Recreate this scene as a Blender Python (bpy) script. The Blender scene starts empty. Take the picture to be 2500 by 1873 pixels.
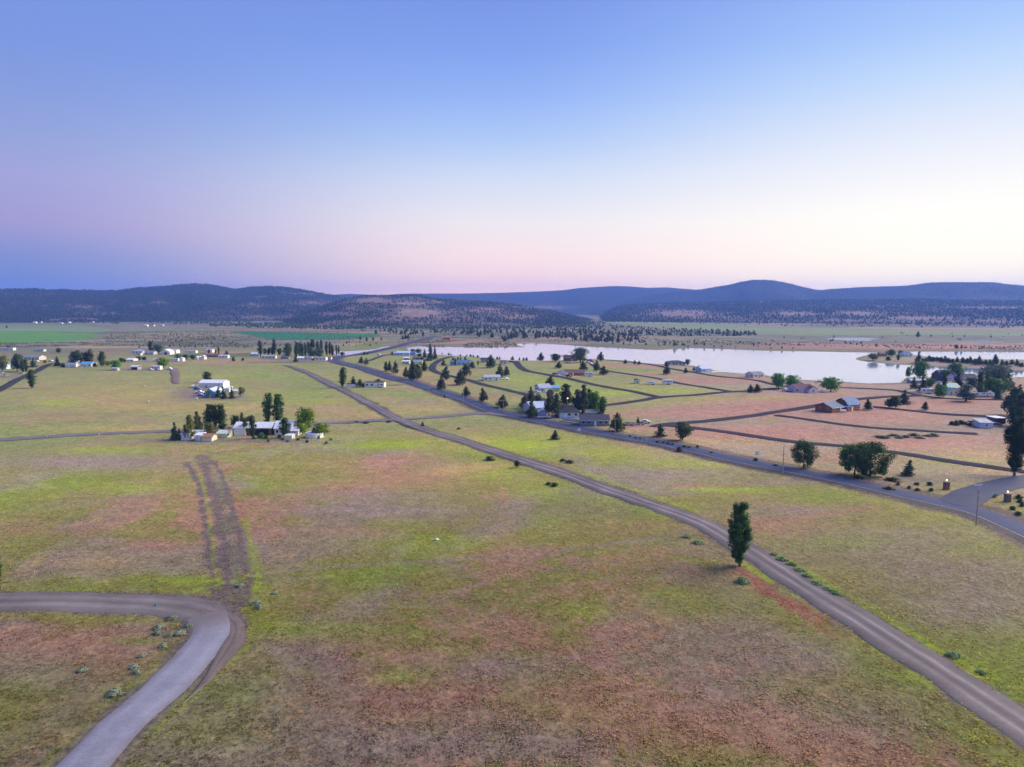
import bpy, math, random
import numpy as np
from mathutils import Vector
R = math.radians
rng = np.random.default_rng(7)
random.seed(7)
scene = bpy.context.scene
COL = scene.collection

# ------------------------------------------------------------------ camera
CAM_H = 50.0
FPX = 1733.0                       # focal length in photo pixels (photo is 2500 wide)
PITCH = math.atan(186.5 / FPX)
cam_d = bpy.data.cameras.new('camera')
cam = bpy.data.objects.new('camera', cam_d)
COL.objects.link(cam)
cam.location = (0, 0, CAM_H)
cam.rotation_euler = (math.pi / 2 - PITCH, 0, 0)
cam_d.sensor_width = 36.0
cam_d.lens = FPX / 2500 * 36.0
cam_d.clip_start = 1.0
cam_d.clip_end = 60000
scene.camera = cam

# ------------------------------------------------------------------ sky (dusk: glow to the right, belt of Venus to the left)
SUN_AZ = R(72)                      # to the right of the view direction (+Y), just over the horizon
world = bpy.data.worlds.new('World')
scene.world = world
world.use_nodes = True
wn, wl = world.node_tree.nodes, world.node_tree.links
wn.clear()
def srgb(r, g, b):
    return tuple(((c / 255) / 12.92 if c / 255 <= .04045 else ((c / 255 + .055) / 1.055) ** 2.4) for c in (r, g, b))
tc = wn.new('ShaderNodeTexCoord')
sep = wn.new('ShaderNodeSeparateXYZ')
wl.new(tc.outputs['Generated'], sep.inputs[0])
asin = wn.new('ShaderNodeMath'); asin.operation = 'ARCSINE'
wl.new(sep.outputs['Z'], asin.inputs[0])
elev = wn.new('ShaderNodeMapRange')             # elevation -5..90 degrees -> 0..1
elev.inputs['From Min'].default_value = R(-5); elev.inputs['From Max'].default_value = R(90)
wl.new(asin.outputs[0], elev.inputs['Value'])
def ramp(stops):
    n = wn.new('ShaderNodeValToRGB')
    cr = n.color_ramp
    cr.interpolation = 'LINEAR'
    while len(cr.elements) < len(stops):
        cr.elements.new(.5)
    for e, (deg, c) in zip(cr.elements, stops):
        e.position = (deg + 5) / 95
        e.color = (*srgb(*c), 1)
    wl.new(elev.outputs[0], n.inputs['Fac'])
    return n
r_anti = ramp([(1.2, (112, 138, 205)), (3.5, (132, 146, 207)), (5.5, (163, 157, 211)), (8.6, (165, 167, 220)), (11.1, (151, 166, 222)), (14, (138, 160, 224)), (17, (126, 155, 227)), (22.5, (122, 152, 228)), (45, (100, 136, 216)), (90, (88, 122, 204))])
r_mid = ramp([(1.2, (243, 212, 226)), (4.2, (240, 223, 236)), (6.75, (231, 230, 246)), (9.9, (208, 222, 250)), (12.9, (175, 203, 251)), (15.8, (151, 183, 250)), (19, (133, 166, 242)), (22.5, (122, 153, 232)), (45, (98, 136, 218)), (90, (88, 122, 204))])
r_sun = ramp([(1.6, (255, 248, 234)), (3.3, (255, 253, 245)), (6.4, (254, 254, 254)), (10, (240, 244, 255)), (12.6, (224, 235, 254)), (15.2, (200, 224, 255)), (18.3, (172, 205, 255)), (22.5, (150, 181, 252)), (45, (108, 148, 228)), (90, (88, 122, 204))])
flat = wn.new('ShaderNodeVectorMath'); flat.operation = 'MULTIPLY'
wl.new(tc.outputs['Generated'], flat.inputs[0]); flat.inputs[1].default_value = (1, 1, 0)
nrm = wn.new('ShaderNodeVectorMath'); nrm.operation = 'NORMALIZE'
wl.new(flat.outputs[0], nrm.inputs[0])
dot = wn.new('ShaderNodeVectorMath'); dot.operation = 'DOT_PRODUCT'
wl.new(nrm.outputs[0], dot.inputs[0]); dot.inputs[1].default_value = (math.sin(SUN_AZ), math.cos(SUN_AZ), 0)
def mrange(lo, hi):
    n = wn.new('ShaderNodeMapRange'); n.interpolation_type = 'SMOOTHSTEP'
    n.inputs['From Min'].default_value = lo; n.inputs['From Max'].default_value = hi
    wl.new(dot.outputs['Value'], n.inputs['Value'])
    return n
m1, m2 = mrange(-.33, .31), mrange(.27, .82)
def mix(fac, a, b):
    n = wn.new('ShaderNodeMix'); n.data_type = 'RGBA'
    if isinstance(fac, float): n.inputs['Factor'].default_value = fac
    else: wl.new(fac, n.inputs['Factor'])
    wl.new(a, n.inputs[6]); wl.new(b, n.inputs[7])
    return n.outputs[2]
grad0 = mix(m2.outputs[0], mix(m1.outputs[0], r_anti.outputs[0], r_mid.outputs[0]), r_sun.outputs[0])
# the sky beyond the valley air: a little brighter and warmer low down, before that air dims it
def math_(op, a, b):
    n = wn.new('ShaderNodeMath'); n.operation = op
    for k, v in enumerate((a, b)):
        if v is None: continue
        if isinstance(v, (int, float)): n.inputs[k].default_value = v
        else: wl.new(v, n.inputs[k])
    return n.outputs[0]
ex = math_('EXPONENT', math_('MULTIPLY', math_('MAXIMUM', asin.outputs[0], 0.0), -1 / R(6.0)), None)
ex = math_('MULTIPLY', ex, math_('ADD', math_('MULTIPLY', m1.outputs[0], .55), .45))
gv = wn.new('ShaderNodeVectorMath'); gv.operation = 'SCALE'; gv.inputs[0].default_value = (.97, .70, .0)
wl.new(ex, gv.inputs['Scale'])
ga = wn.new('ShaderNodeVectorMath'); ga.operation = 'ADD'; wl.new(gv.outputs[0], ga.inputs[0]); ga.inputs[1].default_value = (1, 1, 1)
gm = wn.new('ShaderNodeVectorMath'); gm.operation = 'MULTIPLY'; wl.new(grad0, gm.inputs[0]); wl.new(ga.outputs[0], gm.inputs[1])
grad = gm.outputs[0]
sky = wn.new('ShaderNodeTexSky')
sky.sky_type = 'NISHITA'; sky.sun_disc = False
sky.sun_elevation = R(3); sky.sun_rotation = SUN_AZ
sky.air_density = 1.2; sky.dust_density = .6; sky.ozone_density = 2.5
skyb = wn.new('ShaderNodeVectorMath'); skyb.operation = 'SCALE'
wl.new(sky.outputs[0], skyb.inputs[0]); skyb.inputs['Scale'].default_value = .12
tot = mix(.03, grad, skyb.outputs[0])
bg = wn.new('ShaderNodeBackground'); bg.inputs['Strength'].default_value = .72
wl.new(tot, bg.inputs['Color'])
wo = wn.new('ShaderNodeOutputWorld')
wl.new(bg.outputs[0], wo.inputs['Surface'])

# ------------------------------------------------------------------ sun lamp: the broad warm afterglow, very soft
sun_d = bpy.data.lights.new('afterglow', 'SUN')
sun_d.energy = 5.0
sun_d.angle = R(50)
sun_d.color = (1.0, .85, .67)
sun = bpy.data.objects.new('afterglow', sun_d)
COL.objects.link(sun)
SUN_EL = R(30)
sd = Vector((math.sin(SUN_AZ) * math.cos(SUN_EL), math.cos(SUN_AZ) * math.cos(SUN_EL), math.sin(SUN_EL)))
sun.rotation_euler = sd.to_track_quat('Z', 'Y').to_euler()

vs = scene.view_settings
vs.view_transform = 'Standard'; vs.look = 'None'; vs.gamma = 1; vs.use_curve_mapping = False
vs.exposure = 0.47
scene.cycles.max_bounces = 6
scene.cycles.volume_bounces = 1
scene.cycles.use_denoising = True

# ------------------------------------------------------------------ projection helpers (photo pixel <-> place)
CP, SP = math.cos(PITCH), math.sin(PITCH)
def ray(px, py):
    u = (np.asarray(px, float) - 1250) / FPX
    v = -(np.asarray(py, float) - 936.5) / FPX
    return u, CP + v * SP, -SP + v * CP
def proj(x, y, z):
    dz = z - CAM_H
    dep = np.maximum(y * CP - dz * SP, 1e-3)
    up = y * SP + dz * CP
    return 1250 + FPX * x / dep, 936.5 - FPX * up / dep
def flatW(px, py, z=0.0):
    dx, dy, dz = ray(px, py)
    t = (z - CAM_H) / np.minimum(dz, -1e-4)
    return np.stack([dx * t, dy * t], -1)
def depth_of(p):
    return p[1] * CP - (p[2] - CAM_H) * SP

# ------------------------------------------------------------------ noise in numpy
def hash2(ix, iy, s):
    h = (ix * 374761393 + iy * 668265263 + s * 974634757) & 0xffffffff
    h = ((h ^ (h >> 13)) * 1274126177) & 0xffffffff
    return ((h ^ (h >> 16)) & 0xffff) / 65535.0
def vnoise(x, y, s=0):
    x = np.asarray(x, float); y = np.asarray(y, float)
    xi = np.floor(x); yi = np.floor(y)
    fx = x - xi; fy = y - yi
    fx = fx * fx * (3 - 2 * fx); fy = fy * fy * (3 - 2 * fy)
    xi = xi.astype(np.int64); yi = yi.astype(np.int64)
    a = hash2(xi, yi, s); b = hash2(xi + 1, yi, s); c = hash2(xi, yi + 1, s); d = hash2(xi + 1, yi + 1, s)
    return (a * (1 - fx) + b * fx) * (1 - fy) + (c * (1 - fx) + d * fx) * fy
def fbm(x, y, s=0, o=3):
    r = 0; a = .5; t = 0
    for k in range(o):
        r = r + a * vnoise(x, y, s + k * 17); t += a
        ca, sa = .8, .6
        x, y = (x * ca - y * sa) * 2.03, (x * sa + y * ca) * 2.03
        a *= .5
    return r / t
def sstep(a, b, v):
    t = np.clip((v - a) / (b - a), 0, 1)
    return t * t * (3 - 2 * t)

# ------------------------------------------------------------------ water outlines (photo pixels, on the water level)
WATER_Z = -0.8
LAKES_PX = [
 [(1001,858),(993,850),(1016,845.6),(1045,846),(1117,848.2),(1200,848),(1285,848.3),(1262,843),(1265,839.4),(1301,838.7),(1345,840),(1374,842),(1431,846.6),(1489,849),(1557,853),(1604,855),(1642,853),(1690,850),(1747,852),(1804,854),(1880,857),(1960,858),(2021,859),(2116,861),(2148,861.5),(2165,862),
  (2140,865.5),(2110,868),(2095,872),(2086,876),(2095,880),(2116,883.7),(2180,890),(2243,893),(2338,898),(2500,906),(2700,915),(2700,925),(2500,920),(2464,921.6),(2400,918),(2265,920),(2211,921.6),(2205,928),(2196,934),(2116,936),(2047,931),(2002,929.5),(1942,926),(1885,921),(1876,917),(1813,912),(1764,908),(1714,897),(1690,892),(1633,890),(1576,886.5),(1528,880),(1446,876),(1400,878),(1345,880),(1301,880.6),(1255,880),(1220,878),(1189,875),(1168,872),(1117,869),(1066,866),(1030,862)],
 [(2185,861),(2243,858.5),(2350,859),(2500,860),(2700,862),(2700,884),(2500,878),(2420,876.5),(2338,875.5),(2285,873),(2240,868),(2200,864)],
 [(815,858),(846,858),(889,855.7),(920,852),(938,846.5),(971,845),(956,848.5),(929,854),(900,862),(875,866.5),(846,868),(822,866),(812,862)],
 [(2014,827),(2045,825),(2080,824.3),(2120,825),(2150,827),(2128,829),(2118,832.5),(2080,832),(2058,830),(2040,828.5)],
 [(2360,830.5),(2400,829.8),(2440,831.5),(2400,832.6)],
]
LAKES = [flatW(np.array([p[0] for p in l]), np.array([p[1] for p in l]), WATER_Z) for l in LAKES_PX]
def seg_dist(P, L, closed=False, maxd=1e9):
    """distance from points P to polyline L, and position along it"""
    D = np.full(len(P), 1e9)
    n = len(L)
    for i in range(n if closed else n - 1):
        a = L[i]; b = L[(i + 1) % n]
        if maxd < 1e8:
            m = (P[:, 0] > min(a[0], b[0]) - maxd) & (P[:, 0] < max(a[0], b[0]) + maxd) & (P[:, 1] > min(a[1], b[1]) - maxd) & (P[:, 1] < max(a[1], b[1]) + maxd)
            idx = np.nonzero(m)[0]
            if not len(idx): continue
            Q = P[idx]
        else:
            idx = slice(None); Q = P
        ab = b - a
        t = np.clip(((Q - a) @ ab) / max(ab @ ab, 1e-9), 0, 1)
        d = np.hypot(Q[:, 0] - a[0] - t * ab[0], Q[:, 1] - a[1] - t * ab[1])
        D[idx] = np.minimum(D[idx], d)
    return D
def in_poly(P, L):
    x, y = P[:, 0], P[:, 1]
    r = np.zeros(len(P), bool)
    n = len(L)
    for i in range(n):
        x1, y1 = L[i]; x2, y2 = L[(i + 1) % n]
        if y1 == y2: continue
        c = ((y1 > y) != (y2 > y)) & (x < (x2 - x1) * (y - y1) / (y2 - y1) + x1)
        r ^= c
    return r
def lake_sd(P):
    D = np.full(len(P), 1e3)
    for L in LAKES:
        lo = L.min(0) - 70; hi = L.max(0) + 70
        idx = np.nonzero((P[:, 0] > lo[0]) & (P[:, 0] < hi[0]) & (P[:, 1] > lo[1]) & (P[:, 1] < hi[1]))[0]
        if not len(idx): continue
        Q = P[idx]
        d = seg_dist(Q, L, True, 70)
        d = np.where(d > 1e8, 70, d)
        d = np.where(in_poly(Q, L), -d, d)
        D[idx] = np.minimum(D[idx], d)
    return D
def tz(x, y):
    x = np.atleast_1d(np.asarray(x, float)); y = np.atleast_1d(np.asarray(y, float))
    d = np.hypot(x, y)
    near = 1 - sstep(350, 900, d)
    z = near * (2.2 * (fbm(x / 75 + 3.1, y / 75, 5, 2) - .5) + .5 * (fbm(x / 22, y / 22, 9, 2) - .5)) + .3
    z = z + (1 - near) * 2.0 * (fbm(x / 400, y / 400, 21, 2) - .5)
    P = np.stack([x, y], -1)
    s = lake_sd(P)
    t = sstep(0, 34, s)
    zl = WATER_Z + .012 * np.clip(s, 0, 34)
    out = zl * (1 - t) + z * t
    return np.where(s < 0, WATER_Z + np.maximum(.12 * s, -3.0), out)
def W(px, py):
    """place on the ground seen at a photo pixel"""
    z = 0.0
    for _ in range(4):
        p = flatW(px, py, z)
        z = float(tz(p[0], p[1])[0])
    return Vector((float(p[0]), float(p[1]), z))

# ------------------------------------------------------------------ scene helpers
def tag(o, label=None, cat=None, group=None, kind=None):
    if label: o['label'] = label
    if cat: o['category'] = cat
    if group: o['group'] = group
    if kind: o['kind'] = kind
    return o
def link(name, data, mat=None, parent=None, loc=None):
    o = bpy.data.objects.new(name, data)
    COL.objects.link(o)
    if mat is not None and data is not None and not data.materials: data.materials.append(mat)
    if parent is not None: o.parent = parent
    if loc is not None: o.location = loc
    return o
def mesh_np(name, V, F, mat=None, cols=None, smooth=False):
    """V (n,3), F (m,k) -> mesh"""
    V = np.asarray(V, np.float32); F = np.asarray(F, np.int32)
    me = bpy.data.meshes.new(name)
    me.vertices.add(len(V)); me.vertices.foreach_set('co', V.ravel())
    k = F.shape[1]
    me.loops.add(F.size); me.loops.foreach_set('vertex_index', F.ravel())
    me.polygons.add(len(F))
    me.polygons.foreach_set('loop_start', np.arange(0, F.size, k, dtype=np.int32))
    if smooth: me.polygons.foreach_set('use_smooth', np.ones(len(F), bool))
    me.update(calc_edges=True)
    if cols is not None:
        a = me.color_attributes.new('Col', 'FLOAT_COLOR', 'POINT')
        c = np.ones((len(V), 4), np.float32); c[:, :3] = cols
        a.data.foreach_set('color', c.ravel())
    if mat: me.materials.append(mat)
    return me

# ------------------------------------------------------------------ materials
MATS = {}
def nodes_of(m):
    m.use_nodes = True
    nt = m.node_tree
    return nt, nt.nodes, nt.links, nt.nodes['Principled BSDF']
def plain(name, rgb, rough=.7, var=.12, scale=2.0, metal=0.0, spec=.35, bump=0.0):
    """painted / weathered surface with a little uneven tone"""
    if name in MATS: return MATS[name]
    m = bpy.data.materials.new(name)
    nt, n, l, b = nodes_of(m)
    b.inputs['Roughness'].default_value = rough
    b.inputs['Metallic'].default_value = metal
    b.inputs['Specular IOR Level'].default_value = spec
    t = n.new('ShaderNodeTexCoord')
    nz = n.new('ShaderNodeTexNoise'); nz.inputs['Scale'].default_value = scale; nz.inputs['Detail'].default_value = 4
    l.new(t.outputs['Object'], nz.inputs['Vector'])
    r = n.new('ShaderNodeMapRange')
    r.inputs['From Min'].default_value = .3; r.inputs['From Max'].default_value = .7
    r.inputs['To Min'].default_value = 1 - var; r.inputs['To Max'].default_value = 1 + var
    l.new(nz.outputs['Fac'], r.inputs['Value'])
    s = n.new('ShaderNodeVectorMath'); s.operation = 'SCALE'
    s.inputs[0].default_value = rgb
    l.new(r.outputs[0], s.inputs['Scale'])
    l.new(s.outputs[0], b.inputs['Base Color'])
    if bump:
        bp = n.new('ShaderNodeBump'); bp.inputs['Strength'].default_value = bump
        l.new(nz.outputs['Fac'], bp.inputs['Height']); l.new(bp.outputs[0], b.inputs['Normal'])
    MATS[name] = m
    return m
def ribbed(name, rgb, axis=0, scale=3.0, rough=.45, metal=.0, depth=.5, var=.1):
    """sheet metal, siding or shingle courses: regular ridges as fine relief"""
    if name in MATS: return MATS[name]
    m = plain(name, rgb, rough, var, 1.2, metal)
    nt, n, l, b = nodes_of(m)
    t = n.new('ShaderNodeTexCoord')
    w = n.new('ShaderNodeTexWave'); w.bands_direction = 'XYZ'[axis]; w.inputs['Scale'].default_value = scale
    w.inputs['Distortion'].default_value = 0
    l.new(t.outputs['Object'], w.inputs['Vector'])
    bp = n.new('ShaderNodeBump'); bp.inputs['Strength'].default_value = depth; bp.inputs['Distance'].default_value = .05
    l.new(w.outputs['Fac'], bp.inputs['Height']); l.new(bp.outputs[0], b.inputs['Normal'])
    return m
def leafy(name, rgb, var=.35, tl=.25):
    if name in MATS: return MATS[name]
    m = bpy.data.materials.new(name)
    nt, n, l, b = nodes_of(m)
    b.inputs['Roughness'].default_value = .75
    b.inputs['Specular IOR Level'].default_value = .2
    oi = n.new('ShaderNodeObjectInfo')
    t = n.new('ShaderNodeTexCoord')
    nz = n.new('ShaderNodeTexNoise'); nz.inputs['Scale'].default_value = 7; nz.inputs['Detail'].default_value = 3
    l.new(t.outputs['Object'], nz.inputs['Vector'])
    r = n.new('ShaderNodeMapRange')
    r.inputs['From Min'].default_value = .3; r.inputs['From Max'].default_value = .7
    r.inputs['To Min'].default_value = 1 - var; r.inputs['To Max'].default_value = 1 + var
    l.new(nz.outputs['Fac'], r.inputs['Value'])
    r2 = n.new('ShaderNodeMapRange'); r2.inputs['To Min'].default_value = .8; r2.inputs['To Max'].default_value = 1.25
    l.new(oi.outputs['Random'], r2.inputs['Value'])
    mu = n.new('ShaderNodeMath'); mu.operation = 'MULTIPLY'
    l.new(r.outputs[0], mu.inputs[0]); l.new(r2.outputs[0], mu.inputs[1])
    s = n.new('ShaderNodeVectorMath'); s.operation = 'SCALE'; s.inputs[0].default_value = rgb
    l.new(mu.outputs[0], s.inputs['Scale'])
    l.new(s.outputs[0], b.inputs['Base Color'])
    t2 = n.new('ShaderNodeBsdfTranslucent'); l.new(s.outputs[0], t2.inputs['Color'])
    mx = n.new('ShaderNodeMixShader'); mx.inputs[0].default_value = tl
    l.new(b.outputs[0], mx.inputs[1]); l.new(t2.outputs[0], mx.inputs[2])
    l.new(mx.outputs[0], n['Material Output'].inputs['Surface'])
    MATS[name] = m
    return m
def attr_mat(name, rough=.9, noises=((.8, .35), (.12, .2)), bump=0.0, bscale=1.5, spec=.15):
    """colour from the mesh's own plant/soil colours, broken up by fine noise"""
    if name in MATS: return MATS[name]
    m = bpy.data.materials.new(name)
    nt, n, l, b = nodes_of(m)
    b.inputs['Roughness'].default_value = rough
    b.inputs['Specular IOR Level'].default_value = spec
    a = n.new('ShaderNodeAttribute'); a.attribute_name = 'Col'
    t = n.new('ShaderNodeTexCoord')
    cur = a.outputs['Color']
    for sc, amp in noises:
        nz = n.new('ShaderNodeTexNoise'); nz.inputs['Scale'].default_value = sc; nz.inputs['Detail'].default_value = 5
        nz.inputs['Roughness'].default_value = .65
        l.new(t.outputs['Object'], nz.inputs['Vector'])
        r = n.new('ShaderNodeMapRange')
        r.inputs['From Min'].default_value = .3; r.inputs['From Max'].default_value = .7
        r.inputs['To Min'].default_value = 1 - amp; r.inputs['To Max'].default_value = 1 + amp
        l.new(nz.outputs['Fac'], r.inputs['Value'])
        s = n.new('ShaderNodeVectorMath'); s.operation = 'SCALE'
        l.new(cur, s.inputs[0]); l.new(r.outputs[0], s.inputs['Scale'])
        cur = s.outputs[0]
    l.new(cur, b.inputs['Base Color'])
    if bump:
        nz = n.new('ShaderNodeTexNoise'); nz.inputs['Scale'].default_value = bscale; nz.inputs['Detail'].default_value = 4
        l.new(t.outputs['Object'], nz.inputs['Vector'])
        bp = n.new('ShaderNodeBump'); bp.inputs['Strength'].default_value = bump; bp.inputs['Distance'].default_value = .3
        l.new(nz.outputs['Fac'], bp.inputs['Height']); l.new(bp.outputs[0], b.inputs['Normal'])
    MATS[name] = m
    return m
def glow(name, rgb, k):
    if name in MATS: return MATS[name]
    m = plain(name, rgb)
    b = m.node_tree.nodes['Principled BSDF']
    b.inputs['Emission Color'].default_value = (*rgb, 1); b.inputs['Emission Strength'].default_value = k
    return m
# ================================================================== roads: centre lines read off the photo, laid on the ground in metres
def spline(px_pts, step=4.0):
    P = flatW(np.array([p[0] for p in px_pts], float), np.array([p[1] for p in px_pts], float), .2)
    Q = np.vstack([2 * P[0] - P[1], P, 2 * P[-1] - P[-2]])
    out = []
    for i in range(1, len(Q) - 2):
        p0, p1, p2, p3 = Q[i - 1], Q[i], Q[i + 1], Q[i + 2]
        L = np.hypot(*(p2 - p1)); n = max(2, int(L / step))
        # centripetal-ish tangents scaled to this span to stay calm on uneven spacing
        t1 = (p2 - p0) / max(np.hypot(*(p2 - p1)) + np.hypot(*(p1 - p0)), 1e-6) * L
        t2 = (p3 - p1) / max(np.hypot(*(p3 - p2)) + np.hypot(*(p2 - p1)), 1e-6) * L
        for k in range(n):
            t = k / n
            out.append((2 * t**3 - 3 * t**2 + 1) * p1 + (t**3 - 2 * t**2 + t) * t1 + (-2 * t**3 + 3 * t**2) * p2 + (t**3 - t**2) * t2)
    out.append(Q[-2])
    return np.array(out)
HWY = [(2700,1405),(2500,1301),(2380,1252),(2215,1216),(1980,1165),(1904,1148.5),(1746,1116.5),(1610,1085),(1520,1069),(1414,1046),(1346,1032),(1265,1015),(1200,1002),(1135,978),(1046,947.5),(962,922),(889,900.5),(846,890),(822,883.5),(817,879),(827,872.5),(860,866.5),(889,861.5),(918,856),(962,846.5),(1005,837),(1043,827.5),(1063,822)]
GRAVEL = [(2640,1885),(2500,1788),(2295,1650),(2097,1518),(1948,1427),(1896,1392),(1838,1355),(1786,1323),(1699,1276),(1545,1219),(1396,1165),(1247,1115.5),(1148,1082.5),(1063,1056),(1005,1034),(962,1017),(918,993.5),(860,965),(820,947),(788,929.5),(750,912),(716,897.5),(698,893.5)]
CROSS = [(-150,1080),(0,1073.5),(120,1066.5),(231,1059.5),(417,1051.5),(600,1042),(774,1032.5),(889,1026),(976,1021),(1092,1014),(1179,1008),(1240,1012)]
PAVED = [(60,2040),(213,1873),(298,1780),(397,1691),(472,1611),(513,1556),(520,1524),(503,1503)]
DIRT = [(-200,1486),(0,1478),(200,1474),(350,1477),(440,1484),(500,1500),(520,1524),(515,1556)]
SUBS = [
 ([(1104,871),(1081,877),(1066,885),(1056,896),(1057,904),(1074,911),(1102,918),(1139,927),(1175,937),(1220,948),(1273,963),(1330,978),(1400,993),(1478,989)], 6.0, 'dark paved lane curving past the junipers to the lake shore'),
 ([(1258,882),(1263,889),(1270,896),(1287,905),(1321,913),(1374,922),(1431,935),(1489,947),(1547,957),(1585,965),(1611,971)], 6.0, 'dark paved lane running in front of the long brown roofed house'),
 ([(1440,993),(1478,989),(1547,981),(1611,971),(1692,966.5),(1779,959),(1822,957),(1863,952),(1904,948)], 6.0, 'dark paved lane meeting the house lane at a fork in the green field'),
 ([(1437,877),(1446,889),(1462,899),(1484,906),(1547,916),(1605,925),(1663,937),(1721,947),(1782,958)], 5.0, 'dark paved lane passing behind the white camper trailer'),
 ([(1475,879),(1547,884),(1605,893),(1634,900),(1692,910),(1750,919),(1840,928),(1900,940),(1960,948)], 5.0, 'narrow paved lane nearest the lake shore, with grassy verges'),
 ([(875,887),(904,880),(933,870),(947,867)], 4.5, 'short dark driveway off the highway bend by the twin junipers'),
 ([(1600,1045),(1617,1040),(1701,1033),(1791,1022.5),(1882,1010),(1972,998),(2040,987),(2097,977.5),(2164,971),(2211,969),(2243,967)], 6.0, 'dark paved lane running past the log barn'),
 ([(2053,945),(2116,948),(2189,953),(2225,962),(2260,968),(2310,973),(2420,976),(2560,979)], 5.0, 'dark lane winding in front of the teal roofed house'),
 ([(1625,1041),(1647,1043),(1687,1047.5),(1746,1055),(1836,1067),(1949,1082),(2058,1093),(2168,1107),(2286,1123.5),(2403,1140),(2500,1154),(2640,1174)], 5.5, 'dark paved lane crossing the pink dry grass behind the round trees'),
 ([(2330,1238),(2372,1214),(2450,1190),(2520,1175),(2660,1148)], 9.0, 'paved entrance road between the two lamp pillars'),
 ([(1895,1016.5),(1990,1031),(2085,1043.5),(2164,1051),(2275,1056),(2385,1061)], 4.5, 'grey lane crossing the pink field in front of the log barn'),
 ([(2129,996),(2211,1002),(2306,1010),(2401,1016),(2452,1020),(2560,1026)], 5.0, 'grey lane from the log barn towards the scrap yard'),
 ([(-60,975),(0,950),(36,931),(65,917),(94,904),(116,892),(130,888)], 6.0, 'grey lane past the leafy houses at the left edge'),
 ([(426,899),(428,921),(429,938)], 5.0, 'short brown dirt drive between two pale green fields'),
 ([(858,950),(900,947.5),(950,945),(990,940)], 4.0, 'dirt drive in front of the long white mobile home'),
 ([(600,886.5),(700,886),(770,885),(815,884)], 3.0, 'thin dirt track joining the highway bend'),
]
ALL_ROADS = []      # (polyline, half width) - used to keep plants off the roads
S_HWY, S_GRAVEL, S_CROSS, S_PAVED, S_DIRT = [spline(p, 3) for p in (HWY, GRAVEL, CROSS, PAVED, DIRT)]
S_SUBS = [spline(p, 5) for p, w, t in SUBS]
ALL_ROADS += [(S_HWY, 5.5), (S_GRAVEL, 4.6), (S_CROSS, 3.2), (S_PAVED, 4.2), (S_DIRT, 4.4)]
ALL_ROADS += [(s, w / 2 + .4) for s, (p, w, t) in zip(S_SUBS, SUBS)]

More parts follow.
